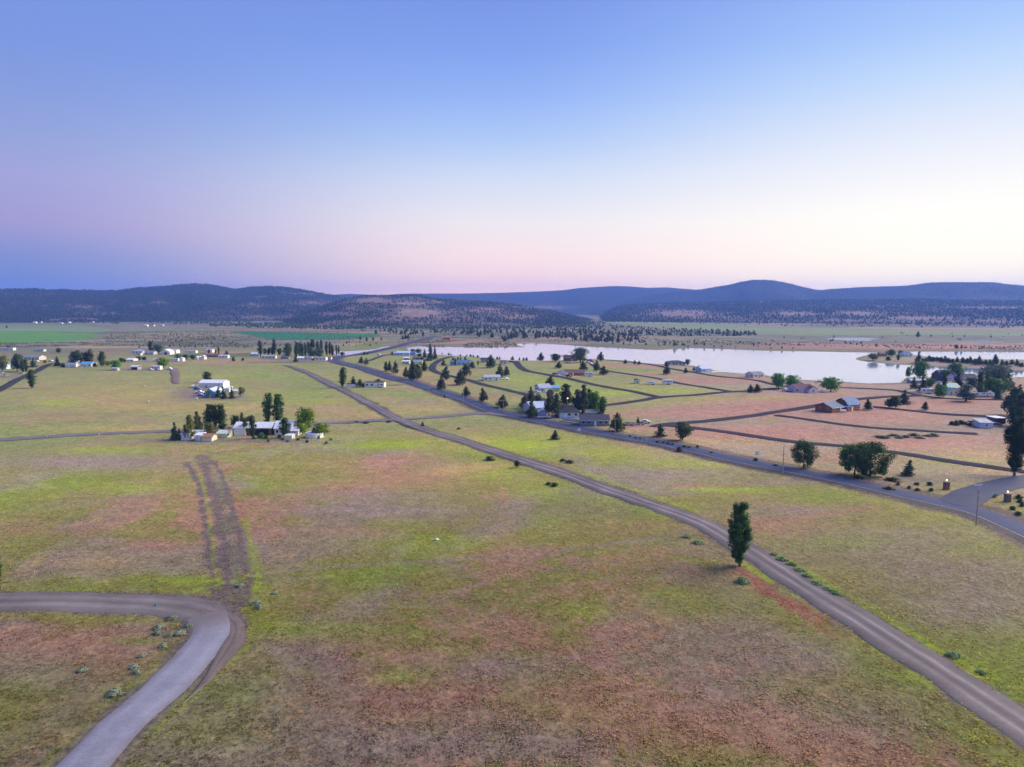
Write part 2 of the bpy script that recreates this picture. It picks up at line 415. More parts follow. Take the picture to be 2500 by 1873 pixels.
# ================================================================== what grows where (albedo of plants and soil)
C_OLIVE = np.array((.162, .146, .044)); C_GREEN = np.array((.138, .172, .026)); C_LIME = np.array((.188, .238, .020))
C_PINK = np.array((.250, .132, .094)); C_MAUVE = np.array((.188, .142, .124)); C_STRAW = np.array((.300, .205, .078))
C_DIRT = np.array((.128, .100, .092)); C_SAGE = np.array((.120, .122, .080)); C_RUST = np.array((.215, .098, .065))
CMAP = dict(g=C_GREEN, l=C_LIME, p=C_PINK, m=C_MAUVE, s=C_STRAW, d=C_DIRT, o=C_OLIVE, r=C_RUST, e=C_SAGE, t=C_DIRT * .92)
BLOBS = [  # photo x, y, rx, ry, plant, amount
 (940,1085,120,12,'l',.8),(1270,1085,150,26,'l',.75),(1190,1160,120,24,'l',.55),(1310,1195,60,20,'l',.5),(1330,1265,50,40,'g',.6),(960,1122,110,12,'p',.8),(1000,1165,160,26,'p',.7),
 (900,1210,200,20,'m',.6),(960,1250,220,24,'m',.7),(820,1190,120,26,'p',.5),(1100,1150,70,14,'s',.5),(1180,1140,70,10,'s',.5),(850,1300,160,18,'p',.35),(1060,1330,220,24,'l',.4),(900,1390,160,14,'g',.5),
 (220,1130,260,22,'m',.75),(330,1195,110,16,'l',.5),(120,1240,160,30,'g',.35),(390,1335,80,16,'p',.6),(250,1380,120,20,'s',.25),(60,1290,120,20,'p',.3),(480,1425,90,8,'l',.7),(180,1580,220,60,'p',.7),(110,1660,200,60,'m',.5),(300,1640,120,40,'p',.4),(60,1760,160,80,'o',.4),
 (230,1508,160,8,'l',.35),(340,1570,80,10,'g',.5),(330,1720,70,60,'g',.5),(610,1500,70,60,'l',.35),(700,1540,110,26,'l',.45),(560,1700,120,60,'g',.45),(500,1800,160,50,'l',.25),(980,1660,80,30,'l',.5),(900,1545,140,30,'g',.4),(760,1620,100,30,'m',.4),(1300,1480,160,26,'g',.4),(1430,1495,70,18,'l',.45),(1340,1745,90,26,'g',.5),
 (1230,1640,200,40,'m',.6),(1000,1740,240,60,'p',.5),(1500,1720,260,60,'p',.6),(1640,1800,300,70,'p',.55),(1150,1830,300,50,'m',.5),(1780,1690,160,60,'m',.5),(1950,1600,160,60,'m',.4),(2100,1760,200,80,'m',.45),(1700,1480,160,40,'g',.5),(1620,1450,90,20,'l',.3),
 (2200,1380,460,150,'o',.9),(2150,1330,300,60,'m',.5),(2420,1420,200,100,'m',.45),(2060,1330,150,24,'g',.4),(2250,1400,200,40,'m',.45),(2380,1500,200,60,'m',.5),(2050,1410,120,24,'o',.5),(2400,1350,120,30,'g',.4),(2350,1600,140,50,'o',.4),
 (1600,1165,170,18,'m',.7),(1690,1192,80,7,'p',.9),(1760,1200,180,8,'l',.8),(1560,1205,150,10,'m',.6),(1500,1110,120,14,'l',.5),(1700,1135,150,14,'l',.5),(1880,1185,150,10,'m',.5),(2010,1225,130,22,'g',.7),(1930,1255,160,18,'m',.6),(1850,1290,160,18,'p',.5),(2150,1275,140,22,'o',.6),(1440,1150,60,10,'m',.6),(1390,1130,60,12,'d',.4),
 (1480,1200,140,24,'m',.4),(1440,1245,160,24,'d',.35),(1560,1290,130,20,'p',.35),
 # village side
 (300,960,260,30,'s',.35),(330,990,180,16,'s',.3),(150,985,60,9,'l',.6),(180,1020,200,16,'p',.35),(240,1100,120,10,'l',.5),(330,1050,200,12,'s',.4),(560,1000,240,16,'s',.35),(900,1010,120,12,'s',.45),(650,960,200,14,'l',.3),(1000,985,150,14,'s',.35),(1010,985,60,8,'m',.5),(760,1000,80,12,'p',.3),
 (950,920,160,12,'s',.2),(820,985,60,8,'p',.35),(1040,1000,80,8,'s',.35),(760,980,140,10,'l',.35),(560,920,180,12,'l',.25),(650,900,120,6,'g',.35),(500,885,200,6,'p',.45),(100,890,200,4,'p',.25),(360,862,200,5,'p',.35),(250,848,120,3,'s',.5),(560,862,120,3,'p',.6),(660,878,120,3,'p',.6),
 (985,905,90,12,'s',.35),(1020,925,90,9,'p',.45),(1090,940,90,8,'p',.4),(1180,975,80,8,'p',.45),(1100,955,70,8,'l',.3),(1000,880,100,4,'g',.4),(1280,920,70,10,'l',.35),(1390,890,110,7,'s',.3),(1330,935,100,10,'l',.45),(1480,960,120,10,'l',.6),(1650,955,130,8,'l',.65),(1560,940,90,6,'l',.55),(1740,975,160,7,'l',.55),(1640,985,160,8,'l',.5),(1480,1005,80,6,'l',.4),
 (1560,893,100,7,'p',.6),(1560,905,120,5,'g',.4),(1720,930,130,8,'p',.75),(1620,917,90,4,'p',.6),(1840,925,70,6,'p',.5),(1560,1015,130,7,'p',.6),(1720,1010,220,14,'p',.8),(1560,1045,80,8,'p',.9),(1880,990,240,22,'p',.85),(2000,965,150,10,'p',.6),(1880,975,90,6,'l',.3),(2100,935,120,6,'p',.6),(2120,1020,240,26,'p',.85),(2300,985,200,16,'p',.8),(2450,940,90,10,'p',.7),(1800,1060,180,16,'p',.95),(1950,1060,220,16,'p',.85),(2250,1085,240,22,'p',.75),(1760,1085,140,10,'s',.4),(2060,1125,170,14,'p',.55),(2400,1110,120,18,'s',.45),(2350,1130,140,12,'l',.25),(2430,1150,90,10,'s',.4),
 (2230,1180,120,12,'d',.6),(2090,1170,60,8,'g',.7),(2480,1250,60,30,'o',.6),(2200,1052,130,10,'e',.4),
 (505,962,60,12,'d',.9),(560,972,50,6,'d',.9),(460,965,40,14,'d',.5),(600,1074,190,5,'d',.8),(440,1078,60,5,'d',.6),(720,884,90,3,'d',.6),(345,903,60,4,'d',.8),(30,920,50,6,'d',.6),(900,948,60,3,'s',.7),(1400,920,50,3,'s',.6),(1350,1012,90,12,'d',.6),(1550,1040,40,6,'d',.6),(1980,958,60,5,'s',.4),(2420,1042,60,8,'d',.7),(2290,965,90,6,'s',.4),
 # far plain
 (2250,848,420,7,'p',.9),(1950,840,120,4,'p',.6),(2200,803,600,3,'p',.7),(1700,832,120,3,'g',.3),(1500,822,70,3,'p',.7),(1120,836,140,6,'p',.6),(1340,828,60,3,'p',.7),(870,842,60,3,'s',.6),(920,830,70,4,'s',.5),(900,812,140,3,'s',.4),(640,806,200,2,'p',.5),(700,834,130,4,'m',.5),(420,820,140,7,'s',.35),(300,800,120,4,'e',.7),(300,840,300,3,'e',.7),
]
STRIPS = [  # (photo polyline, half width m, plant, amount)
 ([(1808,1396),(1880,1444),(1960,1493),(2050,1550)], 1.9, 'r', 1.0),
 ([(2030,1535),(2110,1588),(2180,1640)], 1.4, 'o', .9),
 ([(2090,1475),(2170,1525),(2290,1597),(2400,1662)], 1.0, 'l', 1.0),
 ([(1890,1355),(1960,1397),(2060,1456)], 1.0, 'l', .8),
 ([(1812,1378),(1850,1402),(1885,1425)], .9, 'l', 1.0),
 ([(1700,1250),(1640,1230),(1500,1180),(1390,1140),(1290,1105)], 1.0, 'l', .5),
 ([(700,1395),(900,1378),(1100,1366),(1300,1357),(1480,1330),(1680,1305)], .55, 'm', .9),
 ([(1840,1282),(1950,1268),(2060,1254),(2140,1243)], .7, 'p', .7),
 # old two-rut track climbing from the bend
 ([(545,1475),(524,1440),(505,1300),(490,1200),(472,1150),(455,1128)], 1.0, 't', 1.0),
 ([(540,1440),(532,1425),(520,1310),(500,1190),(486,1150)], .7, 'l', .5),
 ([(562,1480),(556,1430),(545,1320),(522,1210),(500,1135),(492,1108)], 1.7, 't', 1.0),
 ([(582,1440),(568,1320),(545,1210),(526,1150)], 1.0, 'e', .6),
 ([(590,1478),(602,1430),(588,1320),(560,1220),(538,1150),(520,1120)], .9, 't', 1.0),
 ([(600,1440),(622,1410),(606,1340),(590,1280)], .6, 'd', .9),
 ([(597,1280),(575,1200),(552,1140),(536,1120)], .7, 'r', .45),
 ([(632,1440),(630,1420),(612,1330),(598,1270)], .9, 'l', .6),
 ([(450,1450),(500,1440),(545,1428)], .6, 'l', .6),
 ([(-50,1466),(150,1462),(300,1462),(420,1466)], .6, 's', .6),
 ([(-50,1502),(150,1500),(330,1500),(400,1508),(455,1530)], .7, 's', .5),
 ([(260,1873),(400,1760),(520,1655),(590,1580)], 1.0, 'l', .5),
 ([(120,1873),(250,1750),(380,1630),(440,1570)], .9, 'g', .45),
 ([(415,945),(470,950),(480,975),(440,985)], 6, 'm', .4),
 ([(470,985),(560,980),(700,976),(850,967)], 1.2, 'd', .6),
 ([(600,920),(640,950),(650,975)], 1.5, 'p', .5),
 ([(700,928),(600,932),(560,935)], .8, 's', .5),
]
POLYS = [  # crop fields
 ([(556,810.5),(600,809),(745,811.5),(920,816.5),(928,819.5),(900,824.6),(846,829),(788,831.5),(687,831),(658,829.5),(629,821.7)], (.022,.165,.065)),
 ([(-300,810),(0,809.7),(120,811),(240,816.5),(240,824),(181,833),(0,839),(-300,842)], (.110,.260,.050)),
 ([(-300,793),(0,794),(203,795.5),(282,807),(226,811.5),(0,808.5),(-300,808)], (.170,.245,.100)),
 ([(1455,784.5),(1600,787),(1721,790),(1900,800),(2300,806),(2700,808),(2700,823),(2300,819),(2000,820),(1840,816),(1721,809),(1576,798),(1489,789)], (.190,.235,.105)),
 ([(300,806),(380,803),(480,803),(560,806),(500,809),(380,811)], (.160,.205,.100)),
 ([(860,845),(900,838),(940,838),(925,848),(870,853)], (.175,.205,.055)),
 ([(930,828),(980,824),(1005,828),(960,834)], (.190,.200,.100)),
 ([(520,866),(610,862),(640,868),(560,875)], (.120,.170,.070)),
 ([(410,868),(500,862),(500,866),(430,876)], (.110,.180,.065)),
]
BLOB_A = [(b[0], b[1], b[2], b[3], CMAP[b[4]], b[5]) for b in BLOBS]
STRIP_W = [(flatW(np.array([p[0] for p in s], float), np.array([p[1] for p in s], float), .2), w, CMAP[c], a) for s, w, c, a in STRIPS]
def gcol(x, y):
    px, py = proj(x, y, 0.0)
    d = np.hypot(x, y)
    wx = x + 14 * (fbm(x / 30, y / 30, 31, 2) - .5); wy = y + 14 * (fbm(x / 30 + 9, y / 30, 33, 2) - .5)
    n1 = fbm(wx / 34, wy / 34, 1, 3); n2 = fbm(wx / 9, wy / 9, 2, 3); n3 = fbm(x / 1.7, y / 1.7, 3, 3); n4 = fbm(wx / 20, wy / 20, 4, 3)
    nf = fbm(x / 160, y / 160, 6, 4)
    def lerp(c, k, w): return c + (np.asarray(k) - c) * w[:, None]
    c = np.tile(C_OLIVE, (len(x), 1))
    c = lerp(c, C_GREEN, sstep(.44, .66, .55 * n1 + .3 * n2 + .15 * n3) * .85)
    c = lerp(c, C_MAUVE, sstep(.46, .66, .6 * n4 + .25 * n2 + .15 * n3) * .7)
    c = lerp(c, C_PINK, sstep(.50, .70, .5 * (1 - n1) + .25 * n2 + .25 * n3) * .75)
    c = lerp(c, C_LIME, sstep(.60, .74, .5 * n2 + .2 * n3 + .3 * n1) * .6)
    c = lerp(c, C_STRAW, sstep(.60, .76, .5 * fbm(wx / 6, wy / 6, 8, 3) + .5 * n3) * .35)
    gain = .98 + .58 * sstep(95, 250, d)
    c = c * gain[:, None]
    # village meadows: paler, more even green-straw
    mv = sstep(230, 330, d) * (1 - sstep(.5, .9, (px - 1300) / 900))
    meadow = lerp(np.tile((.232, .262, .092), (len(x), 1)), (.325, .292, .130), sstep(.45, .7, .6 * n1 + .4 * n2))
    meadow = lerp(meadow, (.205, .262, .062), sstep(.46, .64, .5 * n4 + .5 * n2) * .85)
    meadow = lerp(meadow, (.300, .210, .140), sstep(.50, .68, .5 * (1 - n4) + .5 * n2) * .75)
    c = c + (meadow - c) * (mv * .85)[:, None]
    # dry pinkish range beyond the highway on the right
    mr = sstep(190, 260, d) * sstep(1450, 1750, px) * (1 - sstep(700, 900, d))
    dry = lerp(np.tile((.338, .252, .205), (len(x), 1)), (.272, .208, .178), sstep(.45, .65, .5 * n2 + .5 * n3))
    dry = lerp(dry, (.290, .260, .110), sstep(.55, .72, .6 * n4 + .4 * n2) * .8)
    c = c + (dry - c) * (mr * .75)[:, None]
    # scrub and sage plain in the distance
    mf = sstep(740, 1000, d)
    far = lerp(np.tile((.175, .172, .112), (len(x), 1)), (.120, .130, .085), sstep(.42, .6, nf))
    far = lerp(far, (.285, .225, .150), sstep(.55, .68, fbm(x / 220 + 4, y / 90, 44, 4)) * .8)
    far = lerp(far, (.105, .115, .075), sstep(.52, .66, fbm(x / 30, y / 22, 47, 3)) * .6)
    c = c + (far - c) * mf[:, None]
    rag = .55 + .9 * (.5 * n2 + .5 * n4)
    for bx, by, rx, ry, k, a in BLOB_A:
        q = ((px - bx) / rx) ** 2 + ((py - by) / ry) ** 2
        m = q < 4
        if not m.any(): continue
        w = np.zeros(len(x)); w[m] = np.clip(np.exp(-q[m] * 1.1) * a * rag[m] * 1.15, 0, 1)
        w[m] *= np.where(q[m] > 3, 4 - q[m], 1)
        c = c + (k[None] * gain[:, None] - c) * w[:, None]
    P = np.stack([x, y], -1)
    sw = lake_sd(P)
    c = lerp(c, (.150, .140, .085), (1 - sstep(1, 15, sw + 10 * (n2 - .5))) * .7 * (d > 300))
    for poly, k in POLYS:
        L = flatW(np.array([p[0] for p in poly], float), np.array([p[1] for p in poly], float), 0)
        lo, hi = L.min(0), L.max(0)
        idx = np.nonzero((x > lo[0]) & (x < hi[0]) & (y > lo[1]) & (y < hi[1]))[0]
        if not len(idx): continue
        ins = in_poly(P[idx], L)
        f = np.asarray(k) * (.82 + .36 * nf[idx] + .12 * (n2[idx] - .5))[:, None]
        c[idx] = np.where(ins[:, None], f, c[idx])
    for L, hw, k, a in STRIP_W:
        D = seg_dist(P, L, False, hw * 2.2)
        w = (1 - sstep(hw * .5, hw * 1.5, D + hw * 1.6 * (n3 - .5) + hw * 2.4 * (n2 - .5))) * a * np.clip(.2 + 1.6 * n2, 0, 1)
        if w.any(): c = c + (np.asarray(k)[None] * (gain ** .7)[:, None] - c) * w[:, None]
    for L, hw, k in [(S_HWY, 9.0, np.array((.135, .105, .098))), (S_GRAVEL, 4.7, C_DIRT * .95), (S_CROSS, 4.5, C_DIRT * 1.05), (S_PAVED, 4.6, C_DIRT * .9), (S_DIRT, 5.2, C_DIRT)]:
        D = seg_dist(P, L, False, hw + 3)
        w = (1 - sstep(hw - 1.6, hw, D + 3.0 * (n2 - .5) + 1.5 * (n3 - .5))) * .85
        c = lerp(c, k, w)
    return np.clip(c, .01, .9)

# ================================================================== ground sheet (finer near the village, one piece out past the hills)
G_GAIN = 1.0
th = np.concatenate([np.arange(-180, -44, 4.0), np.arange(-44, 44, .135), np.arange(44, 180, 4.0)])
th = np.radians(th)
rr = [.3, 6, 18, 32, 44]
while rr[-1] < 900: rr.append(rr[-1] * 1.0065)
while rr[-1] < 2600: rr.append(rr[-1] * 1.009)
while rr[-1] < 7600: rr.append(rr[-1] * 1.06)
rr = np.array(rr)
TH, RR = np.meshgrid(th, rr)
gx = (RR * np.sin(TH)).ravel(); gy = (RR * np.cos(TH)).ravel()
gz = tz(gx, gy)
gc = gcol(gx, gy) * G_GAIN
nt_, nr_ = len(th), len(rr)
i = np.arange(nr_ - 1)[:, None] * nt_; j = np.arange(nt_)[None, :]; j2 = (j + 1) % nt_
F = np.stack([i + j, i + j2, i + nt_ + j2, i + nt_ + j], -1).reshape(-1, 4)[:, ::-1]
V = np.stack([gx, gy, gz], -1)
M_GROUND = attr_mat('meadow_soil', .95, ((1.1, .38), (.25, .2), (.05, .10)), bump=.5, bscale=1.3)
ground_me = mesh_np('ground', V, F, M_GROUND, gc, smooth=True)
ground = link('ground', ground_me)
tag(ground, 'patchy green and pink dry grassland filling the valley floor', 'ground', kind='structure')
# ================================================================== water
def water_mat():
    m = bpy.data.materials.new('lake_water')
    nt, n, l, b = nodes_of(m)
    b.inputs['Base Color'].default_value = (.28, .36, .50, 1)
    b.inputs['Roughness'].default_value = .07
    b.inputs['IOR'].default_value = 1.33
    b.inputs['Specular IOR Level'].default_value = 1.0
    t = n.new('ShaderNodeTexCoord')
    mp = n.new('ShaderNodeMapping'); mp.inputs['Scale'].default_value = (.35, .12, 1)
    l.new(t.outputs['Object'], mp.inputs[0])
    nz = n.new('ShaderNodeTexNoise'); nz.inputs['Scale'].default_value = 1.0; nz.inputs['Detail'].default_value = 3
    l.new(mp.outputs[0], nz.inputs['Vector'])
    bp = n.new('ShaderNodeBump'); bp.inputs['Strength'].default_value = .10; bp.inputs['Distance'].default_value = .3
    l.new(nz.outputs['Fac'], bp.inputs['Height']); l.new(bp.outputs[0], b.inputs['Normal'])
    return m
M_WATER = water_mat()
WL = ['wide pale lake reflecting the evening sky beyond the houses', 'far arm of the lake behind the wooded peninsula', 'small pond beside the causeway behind the poplar row', 'thin pool lying in the far pink plain', 'narrow sliver of water at the right of the far plain']
for L, lab in zip(LAKES, WL):
    # rim pushed outwards a little so that the banks cut it
    me = bpy.data.meshes.new('lake')
    n = len(L)
    area = .5 * sum(L[k][0] * L[(k + 1) % n][1] - L[(k + 1) % n][0] * L[k][1] for k in range(n))
    P2 = []
    for k in range(n):
        a, b_, c_ = L[k - 1], L[k], L[(k + 1) % n]
        t = (c_ - a) / max(np.hypot(*(c_ - a)), 1e-6)
        nn = np.array((t[1], -t[0])) * (1 if area > 0 else -1)
        P2.append(b_ + nn * 2.0)
    me.from_pydata([(p[0], p[1], WATER_Z) for p in P2], [], [list(range(n)) if area > 0 else list(range(n))[::-1]])
    o = link('lake', me, M_WATER)
    tag(o, lab, 'lake', kind='structure')

# ================================================================== hills
def az_slope(px, py):
    dx, dy, dz = ray(px, py)
    return math.atan2(dx, dy), dz / math.hypot(dx, dy)
CLEAR = [(907,735,50,7,1),(1005,741,45,3.5,1),(1010,764,75,11,1),(1090,760,50,8,.6),(814,767,40,5,.9),(889,753,60,7,.5),(1180,757,45,6,.8),(1258,773,50,7,.7),(1120,776,70,7,.6),(960,780,90,5,.6),(700,773,60,5,.4),(760,740,50,5,.5),(660,745,40,5,.3),(208,750,30,4,.5),(390,738,14,3,.5),(620,775,80,5,.5),(560,762,60,4,.25),(250,766,60,3,.4),(90,720,40,3,.3),(1663,766,65,8,.9),(1720,775,70,4,.7),(1936,766,60,5,.9),(2100,766,60,6,.7),(2243,777,80,4,1),(2417,751,70,2.5,.8),(2420,785,100,7,.6),(2060,783,120,4,.6),(1820,782,90,4,.5),(1560,768,40,5,.4),(2280,786,120,3,.6),(1330,751,45,3,.7)]
C_FOREST = np.array((.018, .027, .026)); C_BARE = np.array((.240, .170, .135))
M_HILL = attr_mat('hill_slopes', 1.0, ((.02, .25), (.004, .15)))
far_tree_pts = []
def ridge(name, label, sil, Dfoot, Dcrest, Dback, gully, dens, seed, pow_=1.15, sparse=0.0, tree_h=(5, 10)):
    az = np.array([az_slope(*p)[0] for p in sil]); sl = np.array([az_slope(*p)[1] for p in sil])
    A = np.radians(np.arange(math.degrees(az[0]), math.degrees(az[-1]), .09))
    S = np.interp(A, az, sl)
    k = np.hanning(9); k /= k.sum()
    S = np.convolve(np.pad(S, 4, mode='edge'), k, 'valid')
    H = CAM_H + S * Dcrest
    T = np.concatenate([np.linspace(0, 1, 46), np.linspace(1.06, 2, 8)])
    AA, TT = np.meshgrid(A, T)
    rad = np.where(TT <= 1, Dfoot + (Dcrest - Dfoot) * TT, Dcrest + (Dback - Dcrest) * (TT - 1))
    wob = (fbm(AA * 30, TT * 3, seed, 2) - .5) * (Dcrest - Dfoot) * .16 * np.sin(np.clip(TT, 0, 1) * np.pi)
    rad = rad + wob
    prof = np.where(TT <= 1, np.clip(TT, 0, 1) ** pow_, np.cos((TT - 1) * np.pi / 2))
    x = rad * np.sin(AA); y = rad * np.cos(AA)
    z = H[None, :] * prof - 4 * (1 - prof)
    z = z + gully * H[None, :] * (fbm(x / 420, y / 420, seed + 3, 4) - .5) * np.sin(np.clip(TT, 0, 1) * np.pi) ** .8
    xs, ys, zs = x.ravel(), y.ravel(), z.ravel()
    def cover(x, y, z):
        px, py = proj(x, y, z)
        n = fbm(x / 130, y / 130, seed + 5, 4)
        cl = sstep(.64 - sparse, .80 - sparse, n) * .6
        for bx, by, rx, ry, a in CLEAR:
            q = ((px - bx) / rx) ** 2 + ((py - by) / ry) ** 2
            cl = np.maximum(cl, np.exp(-q * .6) * a * (.5 + 1.3 * fbm(x / 45, y / 45, seed + 8, 3)))
        return np.clip(cl, 0, 1)
    cl = cover(xs, ys, zs)
    c = C_FOREST + (C_BARE - C_FOREST) * cl[:, None]
    nA, nT = len(A), len(T)
    ii = np.arange(nT - 1)[:, None] * nA; jj = np.arange(nA - 1)[None, :]
    F = np.stack([ii + jj, ii + jj + 1, ii + nA + jj + 1, ii + nA + jj], -1).reshape(-1, 4)[:, ::-1]
    o = link(name, mesh_np(name, np.stack([xs, ys, zs], -1), F, M_HILL, c, smooth=True))
    tag(o, label, 'hill', kind='structure')
    # woodland standing on it
    n = int(dens)
    ai = rng.uniform(0, nA - 1.001, n); ti = rng.uniform(0, 1, n) ** .9 * 48
    a0 = ai.astype(int); t0 = ti.astype(int); fa = ai - a0; ft = ti - t0
    g = lambda Z: (Z[t0, a0] * (1 - fa) + Z[t0, a0 + 1] * fa) * (1 - ft) + (Z[t0 + 1, a0] * (1 - fa) + Z[t0 + 1, a0 + 1] * fa) * ft
    X, Y, Z = g(x), g(y), g(z)
    keep = rng.uniform(0, 1, n) > cover(X, Y, Z) * 1.15 + .9 * (fbm(X / 55, Y / 55, seed + 40, 3) - .5)
    far_tree_pts.append((X[keep], Y[keep], Z[keep] - .5, rng.uniform(*tree_h, keep.sum())))
EXT = lambda pts: [(pts[0][0] - 700, pts[0][1])] + pts
ridge('far_ridge', 'low blue ridge showing in the gap left of centre', [(690,726),(720,722),(808,720),(855,717.5),(901,719.5),(960,722),(1010,726)], 6000, 7000, 7900, .05, 0, 3)
ridge('far_ridge', 'long smooth blue ridge behind the lake', [(900,726),(940,722),(967,718),(1019,717),(1092,717),(1150,716.7),(1240,714.6),(1316,711.7),(1374,708.9),(1417,703),(1472,700),(1507,698.4),(1541,699.6),(1582,703),(1628,701.6),(1663,704.8),(1720,709),(1800,716),(1900,722)], 4600, 6500, 7700, .10, 3000, 5, 1.15, -.2)
ridge('mountain', 'dome-topped blue mountain with a long shoulder on the right', [(1440,752),(1500,740),(1560,727),(1640,714),(1698,708.6),(1735,703),(1779,695.5),(1808,688.6),(1838,683),(1889,684.6),(1920,690.6),(1958,700),(1999,709),(2040,705),(2116,700.8),(2211,698),(2275,689.7),(2340,689),(2427,689),(2449,692.9),(2500,697.6),(2600,706),(2900,712),(3400,715)], 4300, 5600, 6900, .10, 7000, 7, 1.15, -.2)
ridge('wooded_hill', 'long dark forested ridge on the left', [(-1200,716),(-500,712),(0,707),(87,705),(121,708.5),(159,707.4),(220,709.4),(289,709.4),(341,702),(405,699),(451,694),(492,693),(515,695),(535,699),(573,706),(608,701),(658,698.7),(695,701.6),(724,705),(759,711),(803,719.5),(870,730),(960,745),(1050,765)], 2700, 4600, 6400, .22, 27000, 9, 1.05, -.02)
ridge('wooded_bench', 'flat-topped dark forested bench on the right', [(1440,788),(1489,757),(1507,749),(1533,744),(1605,741),(1692,740),(1750,738),(1840,734),(2000,733),(2240,731),(2340,734.5),(2500,735),(2900,736),(3500,738)], 2350, 4100, 4700, .16, 20000, 11, .95, -.01)
ridge('wooded_hill', 'rounded hill with pale clearings and scattered trees in the centre', [(680,787),(720,774),(770,756),(815,738),(850,727),(885,722.5),(918,722),(1019,721),(1063,729),(1106,732),(1200,738),(1258,744),(1301,751),(1345,759),(1388,769),(1431,779),(1475,787)], 1850, 2900, 3700, .20, 9500, 13, 1.0, .14, (4, 8))
# ================================================================== road surfaces
def ribbon(name, S, half, mat, colf, lift, label, nac=9, edge=.35, seed=0, shift=0.0, cat='road', z_off=0.0, taper=0.0):
    t = np.gradient(S, axis=0); t /= np.maximum(np.hypot(t[:, 0], t[:, 1])[:, None], 1e-6)
    nrm = np.stack([t[:, 1], -t[:, 0]], -1)
    s = np.concatenate([[0], np.cumsum(np.hypot(*np.diff(S, axis=0).T))])
    u = np.linspace(-1, 1, nac)
    if callable(half): half = half(np.hypot(S[:, 0], S[:, 1]))
    hl = half + edge * (vnoise(s / 4, s * 0 + 1, seed) - .5) * 2; hr = half + edge * (vnoise(s / 4, s * 0 + 7, seed) - .5) * 2
    if taper:
        tp = np.clip((s[-1] - s) / taper, .05, 1) * np.clip(s / taper, .05, 1); hl = hl * tp; hr = hr * tp
    off = np.where(u[None, :] < 0, u[None, :] * hl[:, None], u[None, :] * hr[:, None]) + shift
    X = S[:, None, 0] + nrm[:, None, 0] * off; Y = S[:, None, 1] + nrm[:, None, 1] * off
    xs, ys = X.ravel(), Y.ravel()
    d = np.hypot(xs, ys)
    z = np.maximum(tz(xs, ys), WATER_Z + .5).reshape(X.shape)
    z = .7 * z + .3 * z.mean(1, keepdims=True)
    crown = (1 - u[None, :] ** 2) * .08
    dd = np.hypot(X, Y)
    z = z + lift * (1 + dd / 220) + crown + z_off
    z[:, 0] -= .06; z[:, -1] -= .06
    c = colf(np.tile(u, len(S)), np.repeat(s, nac), xs, ys)
    n, m = len(S), nac
    i = np.arange(n - 1)[:, None] * m; j = np.arange(m - 1)[None, :]
    F = np.stack([i + j, i + j + 1, i + m + j + 1, i + m + j], -1).reshape(-1, 4)
    o = link(name, mesh_np(name, np.stack([xs, ys, z.ravel()], -1), F, mat, c, smooth=True))
    tag(o, label, cat, kind='structure')
    return o
M_LANE = attr_mat('lane_surface', .95, ((3.0, .14), (.3, .12)), bump=.15, bscale=8, spec=.02)
M_ROAD = attr_mat('road_surface', .62, ((3.0, .14), (.3, .12)), bump=.15, bscale=8)
def c_asphalt(base):
    def f(u, s, x, y):
        n = fbm(x / 5, y / 5, 71, 3)
        k = 1 + .25 * (n - .5) + .3 * (fbm(x / 14, y / 14, 76, 3) - .5) + .12 * np.exp(-((np.abs(u) - .45) / .15) ** 2)
        return np.asarray(base)[None] * k[:, None]
    return f
def c_gravel(base, rut=.35):
    def f(u, s, x, y):
        n = fbm(x / 3, y / 3, 72, 3); n2 = vnoise(s / 9, u * 3, 73)
        k = .86 + .5 * (n - .5) + .5 * (fbm(x / 9, y / 9, 75, 2) - .5) + rut * (.5 + n2) * np.exp(-((np.abs(u) - .34 + .1 * (n2 - .5)) / .13) ** 2) - .12 * np.exp(-(u / .12) ** 2)
        k = k - .18 * sstep(.75, 1, np.abs(u))
        return np.asarray(base)[None] * k[:, None]
    return f
def c_paved(u, s, x, y):
    c = c_asphalt((.225, .225, .275))(u, s, x, y)
    n = fbm(x / 1.6, y / 1.6, 77, 3)
    w = sstep(s.max() - 11, s.max() - 1, s + 7 * (n - .5)) * .8
    w = np.maximum(w, sstep(.70, 1.0, np.abs(u) + .5 * (n - .5)) * .55)
    return c + (np.array((.150, .122, .115)) - c) * w[:, None]
ribbon('road_shoulder', S_HWY, 5.4, M_ROAD, c_gravel((.075, .064, .064), .1), .03, 'dark gravel shoulder along the blue-grey highway', 7, .7, 1, shift=-1.0)
ribbon('highway', S_HWY, 3.7, M_ROAD, c_asphalt((.046, .060, .125)), .07, 'blue-grey paved highway sweeping across to the lake causeway', 7, .12, 2)
M_LINE = plain('road_paint', (.60, .52, .36), .7, .3, 1.5)
def line_strip(S, off, hw, i0, i1, label):
    t = np.gradient(S, axis=0); t /= np.hypot(t[:, 0], t[:, 1])[:, None]
    nrm = np.stack([t[:, 1], -t[:, 0]], -1)
    a = S + nrm * (off - hw); b = S + nrm * (off + hw)
    P = np.stack([a, b], 1)[i0:i1]
    xs, ys = P[..., 0].ravel(), P[..., 1].ravel()
    z = np.maximum(tz(xs, ys), WATER_Z + .5) + .07 * (1 + np.hypot(xs, ys) / 220) + .09
    n = len(P); i = np.arange(n - 1)[:, None] * 2
    F = (i + np.array([[0, 1, 3, 2]])).reshape(-1, 4)
    o = link('road_edge_line', mesh_np('road_edge_line', np.stack([xs, ys, z], -1), F, M_LINE))
    tag(o, label, 'road marking', kind='structure')
line_strip(S_HWY, -3.15, .07, 0, int(len(S_HWY) * .62), 'thin worn edge line on the near side of the highway')
